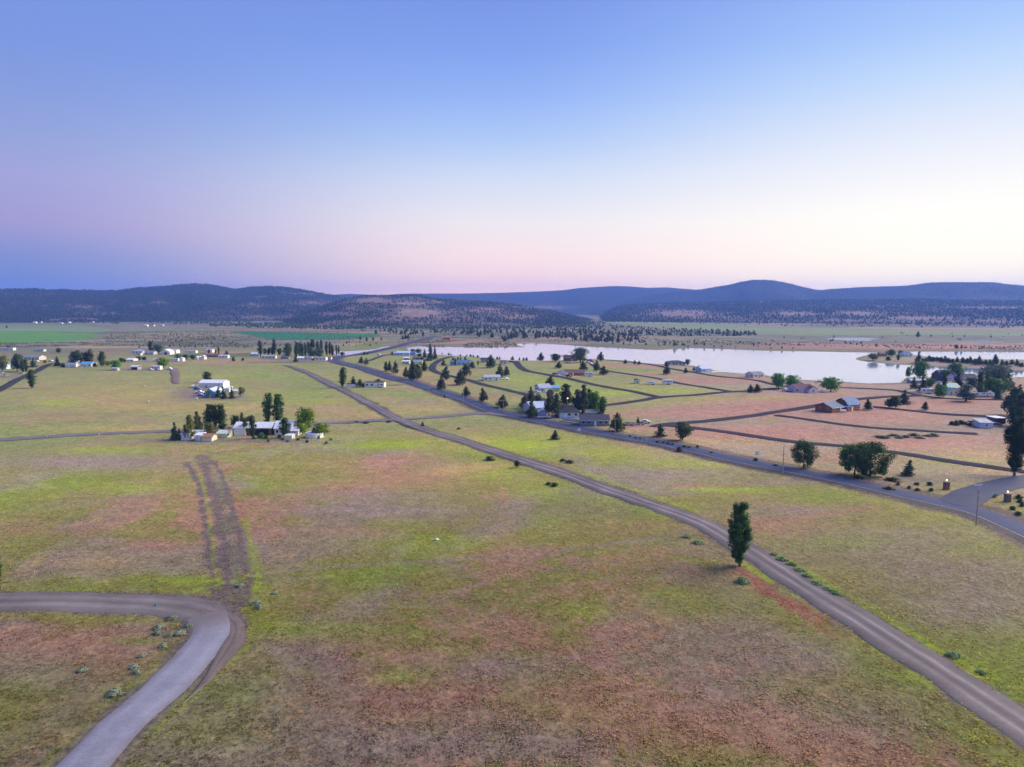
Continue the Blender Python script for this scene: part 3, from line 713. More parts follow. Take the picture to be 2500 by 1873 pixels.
ribbon('gravel_road', S_GRAVEL, lambda d: 3.4 - 1.0 * sstep(260, 420, d), M_ROAD, c_gravel((.145, .122, .120), .85), .05, 'long brown gravel road running from the lower right corner into the valley', 13, .55, 3)
ribbon('cross_road', S_CROSS, 2.7, M_ROAD, c_asphalt((.165, .150, .150)), .06, 'pale grey cross road behind the white farm buildings', 7, .2, 4)
ribbon('dirt_road', S_DIRT, 3.9, M_ROAD, c_gravel((.165, .142, .136), .4), .035, 'brown dirt road coming in from the left to the bend', 11, .5, 5)
S_OUTER = spline([(400,1480),(480,1489),(538,1501),(570,1522),(577,1546),(566,1575),(538,1618),(500,1675),(445,1728)], 2)
ribbon('dirt_curve', S_OUTER, 1.7, M_ROAD, c_gravel((.165, .130, .115), .3), .045, 'wide dirt edge curving round the outside of the bend', 9, .5, 8, taper=14)
ribbon('paved_road', S_PAVED, 2.95, M_ROAD, c_paved, .06, 'pale grey paved road ending at the bend in the lower left corner', 9, .2, 6, z_off=.05)
for k, (S, (p, w, lab)) in enumerate(zip(S_SUBS, SUBS)):
    brown = 'dirt' in lab
    ent = 'entrance' in lab
    ribbon('lane' if not brown else 'dirt_drive', S, w / 2, M_ROAD if ent else M_LANE, c_asphalt((.20, .155, .135)) if brown else c_asphalt((.050, .058, .100) if ent else (.055, .052, .062)), .06 + .004 * k, lab, 7, .9 if brown else .25, 10 + k, taper=6 if brown else 0)

# ================================================================== trees
def tube(P, rad, n=6):
    V, F = [], []
    for k, (p, r) in enumerate(zip(P, rad)):
        for a in range(n):
            V.append((p[0] + r * math.cos(2 * math.pi * a / n), p[1] + r * math.sin(2 * math.pi * a / n), p[2]))
    for k in range(len(P) - 1):
        for a in range(n):
            b = (a + 1) % n
            F.append((k * n + a, k * n + b, (k + 1) * n + b, (k + 1) * n + a))
    return V, F
KIND = dict(
 juniper=dict(asp=.85, z0=.07, prof=lambda t: (1 - t) ** .72 * np.minimum(1, (t / .14 + .35)), k=64, cr=.13, leaf=.042),
 pine=dict(asp=.50, z0=.16, prof=lambda t: (1 - t) ** .62 * np.minimum(1, (t / .2 + .45)), k=70, cr=.085, leaf=.030),
 spruce=dict(asp=.50, z0=.05, prof=lambda t: (1 - t) ** .9 * (.86 + .14 * np.sign(np.sin(t * 38))), k=80, cr=.07, leaf=.028),
 poplar=dict(asp=.30, z0=.05, prof=lambda t: np.clip(np.sin(np.pi * (.08 + .86 * t) ** 1.2), .02, 1) ** .62, k=80, cr=.060, leaf=.024),
 round=dict(asp=1.0, z0=.17, prof=lambda t: np.sqrt(np.clip(1 - (2 * (t * .94 + .03) - 1) ** 2, 0, 1)) ** .85, k=60, cr=.17, leaf=.050),
 open=dict(asp=1.0, z0=.12, prof=lambda t: np.sqrt(np.clip(1 - (2 * (t * .94 + .03) - 1) ** 2, 0, 1)) ** .7, k=46, cr=.17, leaf=.050),
 spread=dict(asp=1.5, z0=.25, prof=lambda t: np.sqrt(np.clip(1 - (2 * (t * .94 + .03) - 1) ** 2, 0, 1)), k=60, cr=.20, leaf=.055),
 shrub=dict(asp=1.4, z0=.0, prof=lambda t: np.sqrt(np.clip(1 - t * t * .96, 0, 1)), k=34, cr=.26, leaf=.085),
 bare=dict(asp=.7, z0=.25, prof=lambda t: np.sqrt(np.clip(1 - (2 * t - 1) ** 2, 0, 1)), k=26, cr=.12, leaf=.030),
)
def crown_np(kind, seed, mult=1.0, lf=1.0):
    K = KIND[kind]; g = np.random.default_rng(seed)
    half = K['asp'] / 2; z0 = K['z0']
    nk = int(K['k'] * min(1.25, .7 + .3 * mult))
    lob = g.uniform(.66, 1.15, 7)                                     # uneven outline: lobes round the trunk
    lean = g.normal(0, .03, 2)
    def rad(t, a):
        q = (a / (2 * np.pi) * 7) % 7; i0 = np.floor(q).astype(int) % 7; f = q - np.floor(q)
        l = lob[i0] * (1 - f) + lob[(i0 + 1) % 7] * f
        return K['prof'](t) * half * l * (1 + .16 * np.sin(t * 9 + i0 * 1.7 + seed))
    t = g.uniform(0, 1, nk * 4); w = K['prof'](t) + .12
    t = t[g.uniform(0, 1, len(t)) < w / w.max()][:nk]
    a = g.uniform(0, 2 * np.pi, len(t)); f = g.uniform(.45, 1.0, len(t)) ** .6
    r = rad(t, a) * f
    C = np.stack([r * np.cos(a), r * np.sin(a), z0 + (1 - z0) * t], -1)
    crs = K['cr'] * g.uniform(.65, 1.25, len(t)) * (.55 + .45 * K['prof'](t))
    C[:, 2] = np.minimum(C[:, 2], 1 - crs * .5)
    nl = int(18 * mult)
    off = g.normal(0, 1, (len(C), nl, 3)); off /= np.linalg.norm(off, axis=-1, keepdims=True)
    off *= (g.uniform(.15, 1, (len(C), nl, 1)) ** .5) * crs[:, None, None]
    L = (C[:, None] + off)
    out = np.stack([C[:, 0], C[:, 1], np.full(len(C), .12)], -1); out /= np.maximum(np.linalg.norm(out, axis=-1, keepdims=True), .02)
    N = off / crs[:, None, None] * .9 + out[:, None] * .6 + g.normal(0, .45, L.shape) + np.array((0, 0, .35))
    L = L.reshape(-1, 3); N = N.reshape(-1, 3); N /= np.linalg.norm(N, axis=-1, keepdims=True)
    L[:, 2] = np.maximum(L[:, 2], z0 * .4)
    U = np.cross(N, g.normal(0, 1, N.shape)); U /= np.maximum(np.linalg.norm(U, axis=-1, keepdims=True), 1e-6)
    Vv = np.cross(N, U)
    s = K['leaf'] * lf * g.uniform(.55, 1.25, (len(L), 1))
    V = np.stack([L - U * s, L - Vv * s * .6, L + U * s, L + Vv * s * .6], 1).reshape(-1, 3)
    V[:, :2] += lean * V[:, 2:3]
    F = np.arange(len(V)).reshape(-1, 4)
    if kind not in ('bare', 'open'):                                                 # dense twiggy heart of the crown
        nt, na = 7, 8
        tt = np.linspace(.03, .93, nt); aa = np.arange(na) / na * 2 * np.pi
        T, A = np.meshgrid(tt, aa, indexing='ij')
        rr_ = rad(T.ravel(), A.ravel()) * g.uniform(.42, .70, T.size)
        Vc = np.stack([rr_ * np.cos(A.ravel()), rr_ * np.sin(A.ravel()), z0 + (1 - z0) * T.ravel()], -1)
        Vc[:, :2] += lean * Vc[:, 2:3]
        ii = np.arange(nt - 1)[:, None] * na; jj = np.arange(na)[None, :]; j2 = (jj + 1) % na
        Fc = np.stack([ii + jj, ii + j2, ii + na + j2, ii + na + jj], -1).reshape(-1, 4) + len(V)
        V = np.vstack([V, Vc]); F = np.vstack([F, Fc])
    return V, F
def trunk_np(kind, seed):
    K = KIND[kind]; g = np.random.default_rng(seed + 99)
    top = {'round': .6, 'open': .7, 'spread': .6, 'bare': .75}.get(kind, .8)
    w = {'round': .035, 'open': .034, 'spread': .045, 'pine': .022, 'poplar': .022, 'bare': .028, 'shrub': .03}.get(kind, .025)
    zs = np.linspace(-.02, top, 6)
    P = [(g.normal(0, .006), g.normal(0, .006), z) for z in zs]
    V, F = tube(P, [w * (1.25 if i == 0 else 1) * (1 - .8 * i / 5) for i in range(6)])
    for b in range(9 if kind in ('bare', 'open') else 5):
        z = g.uniform(K['z0'] + .02, top * .85); a = g.uniform(0, 2 * np.pi); L = K['asp'] * g.uniform(.22, .42)
        Q = [(0, 0, z), (L * .5 * math.cos(a), L * .5 * math.sin(a), z + L * .28), (L * math.cos(a), L * math.sin(a), z + L * (.75 if kind != 'pine' else .2))]
        v2, f2 = tube(Q, [w * .45, w * .3, w * .1], 4)
        F += [tuple(i + len(V) for i in f) for f in f2]; V += v2
    return np.array(V), np.array(F)
M_BARK = plain('bark', (.10, .075, .060), .9, .3, 6)
M_BARKG = plain('bark_grey', (.22, .19, .17), .9, .25, 6)
LEAF = dict(
 juniper=leafy('juniper_foliage', (0.055, 0.08, 0.03)), pine=leafy('pine_needles', (0.062, 0.08, 0.036)), spruce=leafy('spruce_needles', (0.062, 0.092, 0.058)),
 poplar=leafy('poplar_leaves', (0.062, 0.125, 0.028)), round=leafy('broad_leaves', (0.07, 0.14, 0.03)), spread=leafy('silvery_leaves', (0.1, 0.14, 0.095)),
 shrub=leafy('shrub_leaves', (0.085, 0.125, 0.05)), bare=leafy('dry_twigs', (.150, .110, .090)),
 lime=leafy('young_leaves', (0.17, 0.26, 0.022)), olive=leafy('olive_leaves', (0.125, 0.135, 0.04)), dark=leafy('dark_leaves', (0.048, 0.082, 0.026)), grey=leafy('grey_green_leaves', (0.095, 0.14, 0.08)), sage=leafy('sage_leaves', (0.26, 0.31, 0.22)), maroon=leafy('maroon_leaves', (.060, .022, .022)), rust=leafy('rusty_twigs', (.180, .085, .060)), fresh=leafy('fresh_leaves', (0.075, 0.19, 0.026)), teal=leafy('bluish_weeds', (0.15, 0.25, 0.10)))
TREE_ME = {}
def tree_mesh(kind, var, hero=0):
    key = (kind, var, hero)
    if key not in TREE_ME:
        mult, lf = {0: (1.0, 1.0), 1: (9.0, .50), 2: (.45, 1.5)}[hero]
        V, F = crown_np(kind, 100 + var * 13 + len(kind), mult, lf)
        TV, TF = trunk_np(kind, var)
        TREE_ME[key] = (mesh_np(kind + '_crown', V, F), mesh_np(kind + '_trunk', TV, TF))
    return TREE_ME[key]
CROWNS = {}
def crown_with(kind, var, hero, leaf):
    key = (kind, var, hero, leaf)
    if key not in CROWNS:
        c, t = tree_mesh(kind, var, hero)
        c = c.copy(); c.materials.append(LEAF[leaf or {'open': 'round'}.get(kind, kind)])
        t2 = t.copy(); t2.materials.append(M_BARKG if kind in ('poplar', 'bare', 'spread') else M_BARK)
        CROWNS[key] = (c, t2)
    return CROWNS[key]
NAMES = dict(juniper='juniper_tree', pine='pine_tree', spruce='spruce_tree', poplar='poplar_tree', round='leafy_tree', spread='spreading_tree', shrub='shrub', bare='bare_tree', open='spreading_tree')
n_tree = [0]
def tree(kind, px, py, hpx, wpx, label, leaf=None, group=None, hero=0, parts=True):
    p = W(px, py)
    dep = depth_of(p)
    H = hpx * dep / FPX * 1.02; Wd = wpx * dep / FPX
    n_tree[0] += 1
    var = n_tree[0] % (5 if hero == 0 else 3)
    c, t = crown_with(kind, var, hero, leaf)
    s = Wd / KIND[kind]['asp'] * {'pine': 1.38, 'spruce': 1.3, 'juniper': 1.22}.get(kind, 1.12)
    o = link(NAMES[kind], None)
    o.empty_display_size = .3
    o.location = p; o.scale = (s, s, H); o.rotation_euler = (0, 0, random.uniform(0, 6.28))
    tag(o, label, 'shrub' if kind == 'shrub' else 'tree', group)
    link('foliage' if kind == 'shrub' else 'crown', c, None, o)
    link('stem' if kind == 'shrub' else 'trunk', t, None, o)
    return o
TREES = [
# kind, x, base y, height px, width px, label, leaf, hero
('poplar',1806,1383,157,46,'dark poplar standing alone beside the brown gravel road',None,1),
('poplar',2475,1162,141,40,'tall dense poplar beside the lane at the right edge','dark',1),
('open',2086,1160,74,64,'left one of two wide green trees joined by the highway','round',1),
('open',2124,1163,80,72,'right one of two wide green trees joined by the highway','round',1),
('spruce',2216,1161,38,30,'small thin young conifer right of the two wide green trees','grey',0),
('open',1962,1143,64,52,'rounded dark juniper standing alone between highway and lane','poplar',1),
('round',1666,1075,44,40,'open-crowned small pine with bare trunk above the highway bank','juniper',0),
('spruce',1612,1066,30,28,'small pointed conifer next to the open-crowned pine above the highway bank',None,0),
('juniper',1506,1052,45,37,'egg-shaped dark juniper at the end of the grey house',None,0),
('spruce',1354,1073,23,22,'lone small conifer in the grass below the highway',None,0),
('round',1262,1142,17,15,'tiny round bush-like tree at the near edge of the gravel road','dark',0),
('spruce',1032,1042,13,10,'tiny conifer at the crossing of gravel road and cross road','dark',0),
('spruce',1086,971,9,7,'tiny conifer on the near shoulder of the highway','dark',0),
('shrub',1657,1103,12,13,'single dark bush on the near edge of the highway','dark',0),
('spruce',1558,1033,15,10,'small conifer beside the rock pile','dark',0),
# left edge
('poplar',79,948,45,18,'lone bushy poplar beside the grey lane in the left meadow','dark',0),
('round',8,906,38,27,'olive brown tree over the house at the left edge','olive',0),
('round',42,907,42,30,'big dark round tree beside the house at the left edge','dark',0),
('poplar',56,909,28,11,'short dark column tree right of the big round tree at the left edge','dark',0),
('poplar',64,908,30,11,'second short dark column tree, nearest the grey lane at left','dark',0),
('spruce',81,897,21,17,'broad dark conifer behind the grey lane at left',None,0),
('shrub',110,887,8,8,'small round bush on the verge of the left grey lane','olive',0),
('spruce',140,894,23,17,'pointed dark conifer at the far end of the left grey lane','dark',0),
('round',144,862,12,12,'small round tree alone in the far left pasture','dark',0),
('round',21,851,6,7,'tiny round tree behind the white trailer at the left edge','dark',0),
('round',188,893,35,34,'large dark tree over the white camper at left','dark',0),
('round',213,892,32,18,'dark tree between the two white houses at left','dark',0),
('poplar',222,892,40,13,'tall ragged tree behind the pale blue house at left','olive',0),
('bare',231,893,18,13,'bare grey tree right of the pale blue house at left',None,0),
('poplar',247,891,32,15,'slim dark tree right of the bare grey tree','dark',0),
('round',252,895,15,13,'olive shrubby tree below the slim dark tree','olive',0),
('round',264,894,13,14,'yellow-green small tree in the row right of the pale blue house','lime',0),
('round',285,903,24,22,'fresh green round tree at the corner of the meadow by the tan shed','fresh',0),
('shrub',230,895,9,12,'dark bush in front of the bare grey tree','maroon',0),
('shrub',154,897,11,14,'dark bush against the white camper at left','dark',0),
('round',297,886,12,13,'dark round tree left of the white fence','dark',0),
('shrub',305,884,7,8,'dark bush at the left end of the white fence','dark',0),
# centre left
('poplar',368,862,29,11,'leaning dark poplar beside the grey-green willow in the far farmyard','dark',0),
('round',387,863,22,28,'grey-green willow beside the leaning poplar','grey',0),
('round',338,882,12,14,'left one of two dark round trees by the white fence','dark',0),
('round',352,881,10,11,'right one of two dark round trees by the white fence','dark',0),
('round',397,898,25,27,'bright yellow-green round tree above the white trailer','lime',0),
('round',435,877,13,14,'dark green round tree behind the white camper and shed','fresh',0),
('round',452,878,12,17,'broad dark tree in the middle of the three behind the white sheds','dark',0),
('round',471,878,11,14,'dark tree nearest the small white gabled sheds','dark',0),
('poplar',510,864,11,5,'short column tree in front of the far pale house','dark',0),
('poplar',526,864,10,4,'small column tree between the far pale house and the thin poplar','dark',0),
('poplar',534,866,20,5,'very thin tall poplar in the far yard','dark',0),
('juniper',554,870,14,11,'dark juniper beside the pale blue trailer in the far yard',None,0),
('juniper',570,882,12,10,'dark juniper at the edge of the pink strip of grass',None,0),
('juniper',593,881,9,7,'small dark juniper right of its twin on the pink strip of grass',None,0),
('poplar',507,934,27,19,'dark broad column tree behind the long white metal barn','dark',0),
('shrub',512,971,16,21,'low palm-like bush in front of the blue gabled house','fresh',0),
('spruce',533,971,29,16,'dark conifer touching the right corner of the blue gabled house','dark',0),
('spruce',547,974,30,15,'dark conifer second from the blue gabled house','juniper',0),
('spruce',566,974,29,14,'dark conifer third from the blue gabled house','juniper',0),
('round',589,968,23,16,'small leafy tree at the end of the row by the blue gabled house','olive',0),
# poplar row behind pond
('poplar',636,873,41,12,'leftmost tall dark poplar of the village row, beside the pale blue house','dark',0),
('round',647,866,15,11,'grey rounded tree right of the leftmost tall poplar','grey',0),
('poplar',656,867,18,8,'short column tree in the gap of the poplar row','dark',0),
('poplar',670,867,38,10,'tall poplar standing second from the left in the village row','dark',0),
('poplar',665,867,21,10,'shorter column at the foot of the second tall village poplar','dark',0),
('round',683,869,19,12,'dark round tree left of the big ragged village tree','dark',0),
('round',703,876,36,22,'big ragged dark tree in the middle of the village row','dark',0),
('poplar',723,875,39,10,'tall poplar just right of the big ragged village tree','dark',0),
('poplar',732,871,34,9,'poplar second right of the big ragged village tree','dark',0),
('poplar',739,879,40,9,'nearest tall poplar above the white sheds in the village row','dark',0),
('poplar',746,870,28,10,'fresh green shorter poplar in the village row',None,0),
('poplar',753,867,33,7,'thin poplar left of the close pair in the village row','dark',0),
('poplar',760,866,36,8,'left poplar of the close pair behind the grey-green willows','dark',0),
('poplar',766,866,36,8,'right poplar of the close pair behind the grey-green willows','dark',0),
('poplar',776,867,34,9,'poplar right of the close pair in the village row',None,0),
('poplar',785,867,36,8,'poplar behind the right grey-green willow','dark',0),
('round',761,875,27,20,'left grey-green willow in front of the village poplars','grey',0),
('round',779,875,24,21,'right grey-green willow in front of the village poplars','grey',0),
('poplar',798,870,36,8,'first poplar of the last clump before the pond','dark',0),
('poplar',805,869,34,7,'second poplar of the last clump before the pond','dark',0),
('poplar',812,871,28,8,'third, shorter poplar of the last clump before the pond','dark',0),
('poplar',822,868,26,5,'left thin poplar standing before the pond water','dark',0),
('poplar',827,868,24,4,'right thin poplar standing before the pond water','dark',0),
('round',836,870,10,12,'dark round bush-like tree at the pond bank','dark',0),
('juniper',722,885,16,11,'dark juniper by the dirt track in front of the village sheds',None,0),
('juniper',890,867,9,8,'small juniper between pond and short driveway',None,0),
('juniper',898,866,6,6,'tiny juniper between pond and short driveway',None,0),
('juniper',882,888,18,12,'left juniper of the twin pair at the highway bend',None,0),
('juniper',894,890,16,13,'right juniper of the twin pair at the highway bend',None,0),
('poplar',836,946,49,16,'lone dark poplar by the gravel road near the white mobile home','dark',0),
('spruce',863,944,24,21,'grey-green spruce between the white shed and the mobile home',None,0),
('juniper',879,944,19,16,'dark juniper against the left end of the mobile home',None,0),
('shrub',891,944,10,13,'dark shrub at the corner of the mobile home','olive',0),
('shrub',925,934,8,16,'low dark bush behind the mobile home roof','dark',0),
# junipers along the highway
('juniper',943,906,24,13,'left juniper of the trio beside the highway',None,0),
('juniper',952,907,25,13,'middle juniper of the trio beside the highway',None,0),
('juniper',966,912,31,18,'right and largest juniper of the trio beside the highway',None,0),
('juniper',991,922,26,18,'low juniper at the left of the big dense clump',None,0),
('juniper',1009,928,47,31,'biggest dense juniper in front of the yellow house',None,0),
('juniper',1020,925,37,23,'right half of the dense juniper clump in front of the yellow house',None,0),
('juniper',1037,908,29,20,'juniper standing apart right of the yellow house',None,0),
('juniper',1083,893,15,12,'juniper left of the blue shed inside the lane curve',None,0),
('juniper',1088,927,33,24,'juniper on the outer edge of the lane curve',None,0),
('juniper',1123,940,37,30,'broad juniper with skirted base below the paved lane',None,0),
('juniper',1138,918,31,26,'juniper in front of the blue roofed house',None,0),
('juniper',1077,951,31,27,'juniper nearest the highway below the lane curve',None,0),
('juniper',1138,968,25,20,'small juniper behind a power pole by the highway',None,0),
('juniper',1180,981,34,23,'pointed juniper between two power poles by the highway',None,0),
('juniper',1198,898,31,28,'large spreading juniper left of the small white house by the shore',None,0),
('poplar',1107,885,12,6,'small column tree behind the blue shed','dark',0),
('poplar',1112,893,18,6,'column tree between blue shed and blue roofed house','dark',0),
('poplar',1118,882,11,4,'first of two tiny columns behind the blue roofed house','dark',0),
('poplar',1124,882,10,4,'second of two tiny columns behind the blue roofed house','dark',0),
('poplar',1136,888,17,7,'column tree in front of the blue roof ridge','dark',0),
('juniper',1152,899,17,17,'round juniper at the right end of the blue roofed house','dark',0),
('poplar',1167,893,12,4,'tiny lone column tree right of the blue roofed house','dark',0),
('round',1007,866,13,17,'dark leafy tree right of the pale blue shore house','dark',0),
('round',1020,866,14,19,'bright green leafy tree right of the pale blue shore house','fresh',0),
('spruce',1037,874,21,14,'dark conifer left of the tall thin spruces',None,0),
('spruce',1052,880,43,16,'tallest thin spruce behind the yellow house',None,0),
('spruce',1062,878,34,13,'second tall thin spruce behind the yellow house',None,0),
('shrub',1045,881,7,16,'low dark hedge-like bush below the tall spruces','dark',0),
('round',1024,873,10,10,'dark round tree above the brown sheds','dark',0),
('shrub',1031,880,7,8,'dark maroon bush beside the brown sheds','maroon',0),
('shrub',960,866,7,14,'olive bush left of the pale blue shore house','olive',0),
# around the white double wide and lake front
('juniper',1221,926,37,23,'tall juniper at the right end of the white double-wide house',None,0),
('juniper',1237,918,25,17,'second juniper at the right end of the white double-wide house',None,0),
('juniper',1251,880,11,9,'juniper on the shore left of the lane end',None,0),
('juniper',1320,880,20,18,'larger juniper alone on the shore left of the red house',None,0),
('round',1356,883,19,24,'dark round tree left of the red house','dark',0),
('round',1382,875,9,9,'small tree peeping over the red house roof','dark',0),
('round',1417,885,35,38,'large grey-green tree over the right side of the red house','grey',0),
('juniper',1466,881,22,18,'dark tree on the shore right of the red house','dark',0),
('juniper',1364,899,16,17,'round juniper in the field below the red house',None,0),
('juniper',1424,906,25,21,'juniper behind the long brown roofed house',None,0),
('juniper',1457,906,26,18,'left juniper of two right of the camper by the brown roofed house',None,0),
('juniper',1473,915,22,23,'right juniper of two right of the camper by the brown roofed house',None,0),
('juniper',1343,943,27,24,'juniper directly behind the blue-grey house',None,0),
('juniper',1227,995,31,30,'juniper behind the power pole at the road junction',None,0),
('juniper',1280,998,34,24,'left juniper of the cluster over the blue roof',None,0),
('juniper',1296,991,46,24,'tallest conifer of the cluster over the blue roof',None,0),
('juniper',1311,993,33,19,'right conifer of the cluster over the blue roof',None,0),
('juniper',1298,1020,42,32,'big cone-shaped juniper in front of the blue roof',None,0),
('pine',1340,1015,66,21,'slim pine left of the dark hip roof',None,0),
('pine',1357,1018,60,25,'bushy pine next to the slim one left of the dark hip roof','juniper',0),
('pine',1383,993,58,33,'pine with two bare trunks behind the dark hip roof',None,0),
('pine',1421,1013,73,31,'tallest pine right of the dark hip roof',None,0),
('round',1449,1009,53,34,'bright green leafy tree beside the tallest pine','fresh',0),
('poplar',1470,1013,44,22,'dark green tree at the right end of the tree belt','poplar',0),
('shrub',1464,1019,14,18,'dark round bush behind the grey house roof','dark',0),
('juniper',1628,914,22,21,'lone juniper between the two upper lanes',None,0),
('juniper',1674,911,14,11,'small pointed juniper by the narrow shore lane',None,0),
('juniper',1694,905,9,9,'small round juniper left of the pale blue boathouse',None,0),
('juniper',1706,903,11,12,'round juniper touching the pale blue boathouse',None,0),
('shrub',1627,894,10,10,'dark round bush at the left end of the white lake house','dark',0),
('round',1678,893,16,12,'wispy tree at the right end of the white lake house','grey',0),
('juniper',1527,888,11,9,'shore juniper nearest the lake beside the narrow lane',None,0),
('juniper',1550,889,10,9,'left juniper of a pair on the narrow shore lane',None,0),
('juniper',1560,890,9,10,'right juniper of a pair on the narrow shore lane',None,0),
('bare',1829,916,10,10,'small bare tree at the cream boathouse',None,0),
('juniper',1833,959,20,18,'left dark tree of a pair at the lane end','dark',0),
('juniper',1849,959,22,20,'right dark tree of a pair at the lane end','dark',0),
('round',1900,951,39,35,'left bright green tree over the brown roofed bungalow','fresh',0),
('round',1932,948,31,31,'right bright green tree over the brown roofed bungalow','fresh',0),
('round',2028,956,34,46,'broad green tree right of the brown roofed bungalow','fresh',0),
('juniper',2117,1001,26,22,'dark conifer against the log barn','dark',0),
('round',2172,996,22,23,'left round juniper of a pair right of the log barn','dark',0),
('round',2186,998,31,23,'right round juniper of a pair right of the log barn','dark',0),
('spruce',2207,987,34,29,'dark layered conifer behind the pair of round junipers','juniper',0),
('juniper',2258,1001,21,15,'small egg-shaped juniper alone in the pink field','dark',0),
# right cluster
('round',2216,923,27,13,'narrow grey tree at the shore left of the big green one','grey',0),
('round',2246,926,43,37,'big green tree on the shore at the houses on the right','fresh',0),
('spruce',2253,957,37,29,'dark conifer above the parked white camper on the right','juniper',0),
('spruce',2278,931,20,13,'small grey spruce left of the dark gabled house',None,0),
('poplar',2304,971,58,12,'very narrow dark column tree beside the teal roof','dark',0),
('round',2292,972,33,28,'leafy tree left of the teal roofed house','fresh',0),
('round',2333,926,38,35,'bright leafy tree behind the dark gabled house','fresh',0),
('spruce',2340,946,35,27,'conifer between dark gabled house and teal roof','juniper',0),
('pine',2358,980,43,40,'spreading grey pine in front of the teal roofed house','grey',0),
('poplar',2390,961,55,15,'narrow tall tree left of the spreading silvery tree','dark',0),
('spread',2430,940,48,80,'wide silvery spreading tree at the water on the right',None,0),
('juniper',2393,968,31,29,'dark conical tree above the long white trailer','poplar',0),
('round',2430,966,43,52,'bright green round tree over the long white trailer','fresh',0),
('spruce',2438,975,29,23,'grey conifer in front of the long white trailer',None,0),
('pine',2470,1014,72,46,'large dark pine at the right edge above the scrap yard','juniper',0),
('spruce',2488,986,46,27,'conifer top behind the large dark pine at the right edge','juniper',0),
('round',2478,1042,50,42,'dark leafy mass under the large pine at the right edge','dark',0),
# peninsula
('round',2132,880,17,26,'yellow-green round willow at the tip of the peninsula','olive',0),
('round',2176,871,17,21,'dark tree behind the brown shack on the peninsula','dark',0),
('round',2200,869,13,20,'dark tree left of the white peninsula house','dark',0),
('shrub',2168,880,10,13,'dark bush below the brown shack on the peninsula','dark',0),
('poplar',2193,880,14,8,'narrow dark tree below the white peninsula house','dark',0),
('spruce',2241,886,27,17,'tallest conifer at the left of the peninsula tree row','juniper',0),
# white farm
('spruce',428,1074,43,23,'blue-green spruce at the left end of the white farm',None,0),
('spruce',438,1074,30,14,'smaller dark conifer beside the farm spruce','olive',0),
('pine',461,1074,64,24,'pine with bare trunk over the left farm shed','olive',0),
('pine',482,1058,53,21,'thinner pine behind the left farm shed','olive',0),
('poplar',508,1057,69,21,'left tall poplar of the dark farm trio','dark',0),
('poplar',524,1057,69,19,'middle tall poplar of the dark farm trio','dark',0),
('poplar',543,1057,70,23,'right tall poplar of the dark farm trio','dark',0),
('round',515,1069,39,28,'bushy lower tree at the foot of the dark farm trio','olive',0),
('bare',559,1073,32,13,'bare reddish tree between the pale sheds and the long barn','rust',0),
('round',574,1045,31,20,'rounded green tree behind the left end of the long barn','poplar',0),
('poplar',592,1045,38,10,'thin sparse tree behind the long barn','olive',0),
('round',608,1043,27,17,'short tree behind the middle of the long barn','olive',0),
('poplar',599,1063,40,13,'thin dark tree in front of the long barn, left of the two','dark',0),
('poplar',617,1071,58,14,'thin dark tree in front of the long barn, right of the two','dark',0),
('poplar',653,1041,79,26,'left one of the two tall light green poplars',None,0),
('poplar',680,1041,78,27,'right one of the two tall light green poplars',None,0),
('shrub',637,1070,14,16,'fresh green bush in front of the long barn','fresh',0),
('shrub',650,1071,10,10,'dark small bush in front of the long barn','dark',0),
('poplar',696,1069,50,22,'dark tree standing in front of the white farmhouse roofs','dark',0),
('round',745,1055,59,43,'big bright green tree at the right end of the farm','lime',0),
('round',738,1061,28,21,'pale green bushy tree below the big bright one','lime',0),
('round',783,1067,34,36,'low light green willow bush right of the round white tank','lime',0),
('round',2310,929,26,22,'leafy tree hugging the left wall of the dark slate house','fresh',0),
('spruce',2232,949,30,18,'dark pointed conifer left of the parked camper at the right grove','juniper',0),
('round',2268,948,24,22,'low leafy tree above the parked camper at the right grove','poplar',0),
('round',2372,952,30,26,'grey-green tree between white garage and long trailer','grey',0),
('poplar',2408,958,46,16,'narrow dark tree left of the bright green round one','dark',0),
('round',2452,958,36,34,'dark leafy tree right of the bright green round one','dark',0),
('spruce',2462,948,40,24,'conifer rising behind the bright green round tree','juniper',0),
('pine',2494,1040,84,44,'dark pine cut by the right edge above the tall poplar','juniper',0),
('juniper',1316,1000,36,22,'juniper filling the gap behind the blue roof','juniper',0),
('pine',1348,1002,52,22,'dark pine filling the gap left of the two-trunk pine','juniper',0),
('pine',1408,1008,60,24,'dark pine just left of the tallest one','juniper',0),
('pine',1436,1006,56,26,'dark pine between the tallest one and the bright green tree','juniper',0),
('poplar',-9,1452,112,30,'sliver of a dark poplar cut by the left edge','dark',1),
]
for T in TREES:
    tree(T[0], T[1], T[2], T[3], T[4], T[5], T[6], None, T[7])

